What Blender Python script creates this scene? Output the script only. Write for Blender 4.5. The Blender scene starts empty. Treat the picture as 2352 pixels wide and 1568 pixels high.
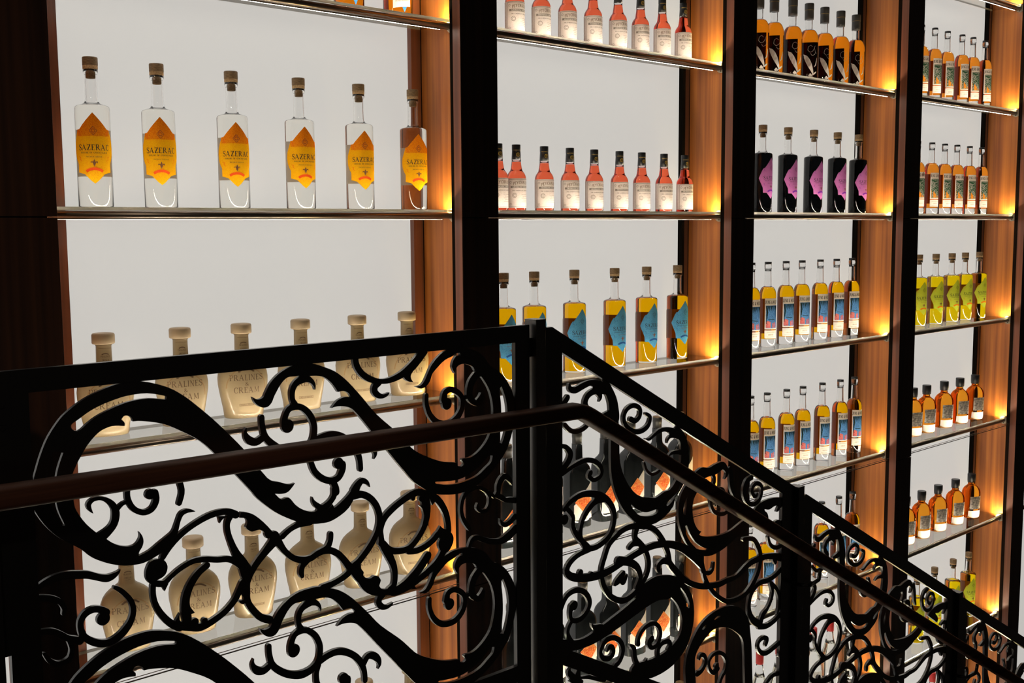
import bpy, math, random, json
from mathutils import Vector, Matrix
from mathutils.geometry import delaunay_2d_cdt
random.seed(4)
SC = bpy.context.scene
COL = SC.collection

# ------------------------------------------------------------------ camera, light, exposure
FPX, YAW, PITCH, ROLL = 2509.1, 0.7422, 0.1031, -0.0071
CAM = Vector((-0.7977, -2.176, 0.0047))
cd = bpy.data.cameras.new('camera'); cam = bpy.data.objects.new('camera', cd); COL.objects.link(cam)
cd.sensor_width = 36.0; cd.lens = FPX * 36.0 / 2352.0; cd.clip_start = 0.05
fw = Vector((math.sin(YAW)*math.cos(PITCH), math.cos(YAW)*math.cos(PITCH), -math.sin(PITCH)))
rt = Vector((math.cos(YAW), -math.sin(YAW), 0)); up = rt.cross(fw)
r2 = rt*math.cos(ROLL) + up*math.sin(ROLL); u2 = up*math.cos(ROLL) - rt*math.sin(ROLL)
cam.matrix_world = Matrix(((r2.x, u2.x, -fw.x, CAM.x), (r2.y, u2.y, -fw.y, CAM.y), (r2.z, u2.z, -fw.z, CAM.z), (0, 0, 0, 1)))
SC.camera = cam
SC.view_settings.view_transform = 'Standard'; SC.view_settings.look = 'None'
SC.view_settings.exposure = 0.0; SC.view_settings.gamma = 1.0; SC.view_settings.use_curve_mapping = False
W = bpy.data.worlds.new('world'); SC.world = W; W.use_nodes = True
W.node_tree.nodes['Background'].inputs[0].default_value = (1.0, 0.82, 0.66, 1)
W.node_tree.nodes['Background'].inputs[1].default_value = 0.012
PANEL_E, LED_UP, LED_DN, ADDED_END_E = 0.58, 175.0, 120.0, 1500.0
ROOM_LAMPS = [((-1.7, -2.6, 1.3), 50.0)]
for i, (lc, pw) in enumerate(ROOM_LAMPS):
    ld = bpy.data.lights.new('ceiling_spot', 'SPOT'); ld.energy = pw; ld.color = (1, 0.80, 0.62)
    ld.spot_size = 0.75; ld.spot_blend = 1.0; ld.shadow_soft_size = 0.06
    lo = bpy.data.objects.new('ceiling_spot', ld); COL.objects.link(lo); lo.location = lc
    lo.rotation_euler = (Vector((-0.45, -0.2, -0.15)) - Vector(lc)).to_track_quat('-Z', 'Y').to_euler()
SC.cycles.max_bounces = 14; SC.cycles.transmission_bounces = 12; SC.cycles.transparent_max_bounces = 16
SC.cycles.diffuse_bounces = 3; SC.cycles.glossy_bounces = 4
SC.cycles.sample_clamp_indirect = 4.0; SC.cycles.blur_glossy = 0.5

# ------------------------------------------------------------------ helpers
def lin(r, g, b):
    f = lambda c: c/255/12.92 if c/255 <= 0.04045 else ((c/255+0.055)/1.055)**2.4
    return (f(r), f(g), f(b), 1)
MATS = {}
def mat(name, col, rough=0.5, metal=0.0, spec=0.5, emis=0.0):
    m = bpy.data.materials.new(name); m.use_nodes = True; b = m.node_tree.nodes['Principled BSDF']
    b.inputs['Base Color'].default_value = col; b.inputs['Roughness'].default_value = rough
    b.inputs['Metallic'].default_value = metal; b.inputs['Specular IOR Level'].default_value = spec
    MATS[name] = m; return m
def nt(m):
    t = m.node_tree; return t, t.nodes, t.links
def noise_col(m, c1, c2, scale=(1, 1, 1), nscale=5.0, detail=4, lo=0.35, hi=0.65, coord='Object', bump=0.0):
    t, N, Lk = nt(m); b = N['Principled BSDF']
    tc = N.new('ShaderNodeTexCoord'); mp = N.new('ShaderNodeMapping'); mp.inputs['Scale'].default_value = scale
    nz = N.new('ShaderNodeTexNoise'); nz.inputs['Scale'].default_value = nscale; nz.inputs['Detail'].default_value = detail
    cr = N.new('ShaderNodeValToRGB'); cr.color_ramp.elements[0].position = lo; cr.color_ramp.elements[1].position = hi
    cr.color_ramp.elements[0].color = c1; cr.color_ramp.elements[1].color = c2
    Lk.new(tc.outputs[coord], mp.inputs[0]); Lk.new(mp.outputs[0], nz.inputs['Vector']); Lk.new(nz.outputs['Fac'], cr.inputs[0])
    Lk.new(cr.outputs[0], b.inputs['Base Color'])
    if bump:
        bp = N.new('ShaderNodeBump'); bp.inputs['Strength'].default_value = bump; bp.inputs['Distance'].default_value = 0.001
        Lk.new(nz.outputs['Fac'], bp.inputs['Height']); Lk.new(bp.outputs[0], b.inputs['Normal'])
    return m
def glass(name, col, ior=1.45, rough=0.0):
    m = bpy.data.materials.new(name); m.use_nodes = True; t, N, Lk = nt(m)
    N.remove(N['Principled BSDF']); g = N.new('ShaderNodeBsdfGlass')
    g.inputs['Color'].default_value = col; g.inputs['IOR'].default_value = ior; g.inputs['Roughness'].default_value = rough
    Lk.new(g.outputs[0], N['Material Output'].inputs[0]); MATS[name] = m; return m
def pane(name, col, refl=0.5, ior=1.45):
    m = bpy.data.materials.new(name); m.use_nodes = True; t, N, Lk = nt(m)
    N.remove(N['Principled BSDF']); tr = N.new('ShaderNodeBsdfTransparent'); tr.inputs[0].default_value = col
    gl = N.new('ShaderNodeBsdfGlossy'); gl.inputs['Roughness'].default_value = 0.02
    fr = N.new('ShaderNodeFresnel'); fr.inputs[0].default_value = ior
    mu = N.new('ShaderNodeMath'); mu.operation = 'MULTIPLY'; mu.inputs[1].default_value = refl
    mx = N.new('ShaderNodeMixShader'); ge = N.new('ShaderNodeNewGeometry'); iv = N.new('ShaderNodeMath'); iv.operation = 'SUBTRACT'; iv.inputs[0].default_value = 1.0; mv = N.new('ShaderNodeMath'); mv.operation = 'MULTIPLY'
    Lk.new(fr.outputs[0], mu.inputs[0]); Lk.new(ge.outputs['Backfacing'], iv.inputs[1]); Lk.new(mu.outputs[0], mv.inputs[0]); Lk.new(iv.outputs[0], mv.inputs[1]); Lk.new(mv.outputs[0], mx.inputs[0])
    Lk.new(tr.outputs[0], mx.inputs[1]); Lk.new(gl.outputs[0], mx.inputs[2]); Lk.new(mx.outputs[0], N['Material Output'].inputs[0])
    MATS[name] = m; return m
def tint(name, col):
    m = bpy.data.materials.new(name); m.use_nodes = True; t, N, Lk = nt(m); N.remove(N['Principled BSDF'])
    tr = N.new('ShaderNodeBsdfTransparent'); tr.inputs[0].default_value = col; Lk.new(tr.outputs[0], N['Material Output'].inputs[0]); MATS[name] = m; return m
def cloudy(name, col, scol, fac, ior=1.36):
    m = glass(name, col, ior); t, N, Lk = nt(m); g = [n for n in N if n.type == 'BSDF_GLASS'][0]
    tl = N.new('ShaderNodeBsdfTranslucent'); tl.inputs[0].default_value = scol; mx = N.new('ShaderNodeMixShader'); mx.inputs[0].default_value = fac
    Lk.new(g.outputs[0], mx.inputs[1]); Lk.new(tl.outputs[0], mx.inputs[2]); Lk.new(mx.outputs[0], N['Material Output'].inputs[0]); return m
def paper(name, col, trans=0.35, tex=None):
    """printed paper: diffuse front, some light coming through from behind; tex = (second colour, scale, threshold)"""
    m = bpy.data.materials.new(name); m.use_nodes = True; t, N, Lk = nt(m)
    N.remove(N['Principled BSDF']); df = N.new('ShaderNodeBsdfDiffuse'); tl = N.new('ShaderNodeBsdfTranslucent'); mx = N.new('ShaderNodeMixShader')
    mx.inputs[0].default_value = trans; df.inputs[0].default_value = col; tl.inputs[0].default_value = col
    if tex:
        tc = N.new('ShaderNodeTexCoord'); vo = N.new('ShaderNodeTexVoronoi'); vo.feature = 'DISTANCE_TO_EDGE'; vo.inputs['Scale'].default_value = tex[1]
        cr = N.new('ShaderNodeValToRGB'); cr.color_ramp.elements[0].position = tex[2]*0.6; cr.color_ramp.elements[1].position = tex[2]
        cr.color_ramp.elements[0].color = tex[0]; cr.color_ramp.elements[1].color = col
        Lk.new(tc.outputs['Object'], vo.inputs['Vector']); Lk.new(vo.outputs['Distance'], cr.inputs[0])
        Lk.new(cr.outputs[0], df.inputs[0]); Lk.new(cr.outputs[0], tl.inputs[0])
    Lk.new(df.outputs[0], mx.inputs[1]); Lk.new(tl.outputs[0], mx.inputs[2]); Lk.new(mx.outputs[0], N['Material Output'].inputs[0])
    MATS[name] = m; return m
def emit(name, col, s, back=False):
    m = bpy.data.materials.new(name); m.use_nodes = True; t, N, Lk = nt(m)
    b = N['Principled BSDF']; b.inputs['Base Color'].default_value = (0.12, 0.12, 0.12, 1); b.inputs['Roughness'].default_value = 0.45
    b.inputs['Emission Color'].default_value = col; b.inputs['Emission Strength'].default_value = s
    MATS[name] = m; return m

class MB:
    """collects plain geometry, then becomes ONE mesh object"""
    def __init__(s): s.v = []; s.f = []; s.m = []; s.sm = []
    def add(s, vs, fs, mi=0, smooth=False):
        o = len(s.v); s.v += [tuple(v) for v in vs]
        for f in fs: s.f.append([i+o for i in f]); s.m.append(mi); s.sm.append(smooth)
        return s
    def box(s, x0, x1, y0, y1, z0, z1, mi=0):
        return s.add([(x0,y0,z0),(x1,y0,z0),(x1,y1,z0),(x0,y1,z0),(x0,y0,z1),(x1,y0,z1),(x1,y1,z1),(x0,y1,z1)],
                     [(0,3,2,1),(4,5,6,7),(0,1,5,4),(1,2,6,5),(2,3,7,6),(3,0,4,7)], mi)
    def lathe(s, prof, seg=32, mi=0, ax=None, closed=False, fn=None):
        """prof (r,z) bottom to top; fn(r,z,ang)->xyz"""
        fn = fn or (lambda r, z, a: (r*math.cos(a), r*math.sin(a), z)); n = len(prof); vs = []; fs = []
        for (r, z) in prof:
            for k in range(seg): vs.append(fn(r, z, 2*math.pi*k/seg))
        rng = n if closed else n-1
        for i in range(rng):
            a, b = i*seg, ((i+1) % n)*seg
            for k in range(seg):
                k2 = (k+1) % seg; fs.append((a+k, a+k2, b+k2, b+k))
        s.add(vs, fs, mi, True); o = len(s.v)-len(vs)
        if not closed:
            s.f.append([o+k for k in range(seg)][::-1]); s.m.append(mi); s.sm.append(False)
            s.f.append([o+(n-1)*seg+k for k in range(seg)]); s.m.append(mi); s.sm.append(False)
        return s
    def cyl(s, p0, p1, r, seg=20, mi=0):
        p0, p1 = Vector(p0), Vector(p1); d = (p1-p0).normalized(); a = d.orthogonal().normalized(); b = d.cross(a); vs = []
        for p in (p0, p1):
            for k in range(seg): t = 2*math.pi*k/seg; vs.append(p + a*r*math.cos(t) + b*r*math.sin(t))
        s.add(vs, [(k, (k+1) % seg, seg+(k+1) % seg, seg+k) for k in range(seg)], mi, True); o = len(s.v)-2*seg
        s.f.append([o+k for k in range(seg)][::-1]); s.m.append(mi); s.sm.append(False)
        s.f.append([o+seg+k for k in range(seg)]); s.m.append(mi); s.sm.append(False); return s
    def mesh(s, name, mats):
        me = bpy.data.meshes.new(name); me.from_pydata(s.v, [], s.f)
        for m in (mats if isinstance(mats, (list, tuple)) else [mats]): me.materials.append(m)
        me.polygons.foreach_set('material_index', s.m); me.polygons.foreach_set('use_smooth', s.sm); me.update(); return me
    def build(s, name, mats, parent=None, loc=None, bevel=0.0):
        o = bpy.data.objects.new(name, s.mesh(name, mats)); COL.objects.link(o)
        if parent: o.parent = parent
        if loc: o.location = loc
        if bevel:
            b = o.modifiers.new('bevel', 'BEVEL'); b.width = bevel; b.segments = 2; b.limit_method = 'ANGLE'
        return o
def empty(name, loc=(0, 0, 0), label=None, cat=None, group=None, rz=0.0):
    o = bpy.data.objects.new(name, None); COL.objects.link(o); o.location = loc; o.rotation_euler = (0, 0, rz); o.empty_display_size = 0.02
    tag(o, label, cat, group); return o
def tag(o, label=None, cat=None, group=None, kind=None):
    for k, v in (('label', label), ('category', cat), ('group', group), ('kind', kind)):
        if v: o[k] = v
    return o
def copy_tree(o, parent=None):
    c = o.copy(); COL.objects.link(c)
    if parent: c.parent = parent
    for ch in o.children: copy_tree(ch, c)
    return c

# ------------------------------------------------------------------ materials
wood_w = noise_col(mat('warm_veneer', lin(158, 90, 32), 0.42), lin(126, 66, 21), lin(178, 106, 40), (60, 60, 1.2), 1.0, 5, 0.3, 0.72)
wood_d = noise_col(mat('dark_veneer', lin(50, 32, 22), 0.4), lin(42, 26, 18), lin(80, 50, 33), (45, 45, 0.9), 1.0, 5, 0.3, 0.7)
wood_e = noise_col(mat('edge_veneer', lin(110, 60, 38), 0.4), lin(95, 52, 32), lin(125, 70, 44), (60, 60, 1.2), 1.0, 4)
rail_w = noise_col(mat('handrail_wood', lin(70, 42, 30), 0.6, 0, 0.2), lin(58, 33, 23), lin(104, 66, 48), (2, 60, 60), 1.0, 6, 0.3, 0.7, bump=0.15)
iron = mat('black_iron', (0.004, 0.004, 0.0045, 1), 0.3, 0.0, 0.9)
dark = mat('dark_recess', (0.006, 0.005, 0.004, 1), 1.0, 0, 0.0)
postm = mat('panel_lit_iron', (0.13, 0.125, 0.12, 1), 0.3, 0.9, 0.5)  # iron copy brightened so its face shows the lit panel's reflection
frame_d = mat('dark_back_frame', lin(72, 38, 24), 0.5)
steel = mat('brushed_steel', lin(150, 138, 126), 0.32, 1.0)
clearp = paper('frosted_acrylic', lin(225, 215, 200), 0.6)
shelfg = pane('shelf_glass', (0.875, 0.868, 0.845, 1), 0.9)
edgeg = paper('glass_edge', lin(190, 186, 176), 0.6)
doorg = pane('door_glass', (0.975, 0.98, 0.975, 1), 0.35)
panelm = emit('lit_panel', (1.0, 0.955, 0.905, 1), PANEL_E)
ledm = emit('led_up_light', (1.0, 0.88, 0.72, 1), LED_UP); added_end = emit('added_end_glow', (1.0, 0.80, 0.36, 1), ADDED_END_E); leddn = emit('led_down_light', (1.0, 0.90, 0.76, 1), LED_DN)
stone = noise_col(mat('landing_stone', lin(70, 62, 55), 0.5), lin(60, 52, 46), lin(82, 74, 66), (1, 1, 1), 6)
clear = glass('clear_glass', (0.998, 0.998, 0.996, 1), 1.42)

ROWS = [["r13", 1, 1, "amber_tag", [0.453, 0.6234, 0.7973, 0.9467], 0.155], ["r10", 1, 0, "triple", [0.1381, 0.2845, 0.4651, 0.6437, 0.8196, 0.9914], 0.155], ["r1m1", 1, -1, "praline", [0.1409, 0.317, 0.4696, 0.6315, 0.7994, 0.9599], 0.155], ["r1m2", 1, -2, "praline", [0.1682, 0.3277, 0.4804, 0.6356, 0.7965, 0.9586], 0.155], ["r1m3", 1, -3, "praline", [0.7968, 0.9516], 0.155], ["r21", 2, 1, "bitters", [1.3467, 1.4511, 1.5567, 1.6652, 1.7768, 1.8852, 1.9918, 2.0984], 0.14], ["r20", 2, 0, "bitters", [1.2786, 1.349, 1.4589, 1.5647, 1.6734, 1.7891, 1.8932, 2.0017, 2.1102], 0.14], ["r2m1", 2, -1, "blue", [1.307, 1.4293, 1.6, 1.7813, 1.9386, 2.0988], 0.155], ["r2m2", 2, -2, "black", [1.3157, 1.4849, 1.6129, 1.7375, 1.8618, 1.9967, 2.1148], 0.155], ["r2m3", 2, -3, "black", [1.3286, 1.4976, 1.6364, 1.7513, 1.878, 2.004, 2.1239], 0.155], ["r2m4", 2, -4, "triple", [2.1283], 0.155], ["r31", 3, 1, "heron", [2.5408, 2.6325, 2.7499, 2.8603, 2.9686, 3.0809, 3.1973], 0.155], ["r30", 3, 0, "purple", [2.576, 2.735, 2.9089, 3.0771, 3.241], 0.155], ["r3m1", 3, -1, "juice_blue", [2.5191, 2.6204, 2.7427, 2.8489, 2.9744, 3.0953, 3.2108], 0.155], ["r3m2", 3, -2, "juice_blue", [2.5264, 2.6347, 2.7617, 2.8726, 3.0098, 3.1398, 3.2509], 0.155], ["r3m3", 3, -3, "juice_blue", [2.5335, 2.6403, 2.7628, 2.8903, 3.0229, 3.1512, 3.2636], 0.155], ["r3m4", 3, -4, "clear_red", [2.6114, 2.7428, 2.8614, 2.9844, 3.1088, 3.238], 0.155], ["r41", 4, 1, "juice_green", [3.7321, 3.846, 3.9677, 4.1022, 4.2108, 4.3409], 0.155], ["r40", 4, 0, "juice_green", [3.7288, 3.8553, 3.9738, 4.0878, 4.2186, 4.345], 0.155], ["r4m1", 4, -1, "lime", [3.772, 3.9213, 4.077, 4.2126, 4.3578], 0.155], ["r4m2", 4, -2, "squat", [3.7555, 3.8763, 4.048, 4.2055, 4.3604], 0.155], ["r4m3", 4, -3, "squat", [3.7143, 3.8589, 4.0222, 4.1928, 4.362], 0.155], ["r4m4", 4, -4, "lime", [3.8453, 4.0132, 4.1978, 4.3587], 0.155], ["r4m5", 4, -5, "clear_red", [4.0249, 4.166, 4.2937], 0.155], ["r5a", 5, -2, "juice_blue", [4.7], 0.155], ["r5b", 5, -3, "heron", [4.7], 0.155]]
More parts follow.
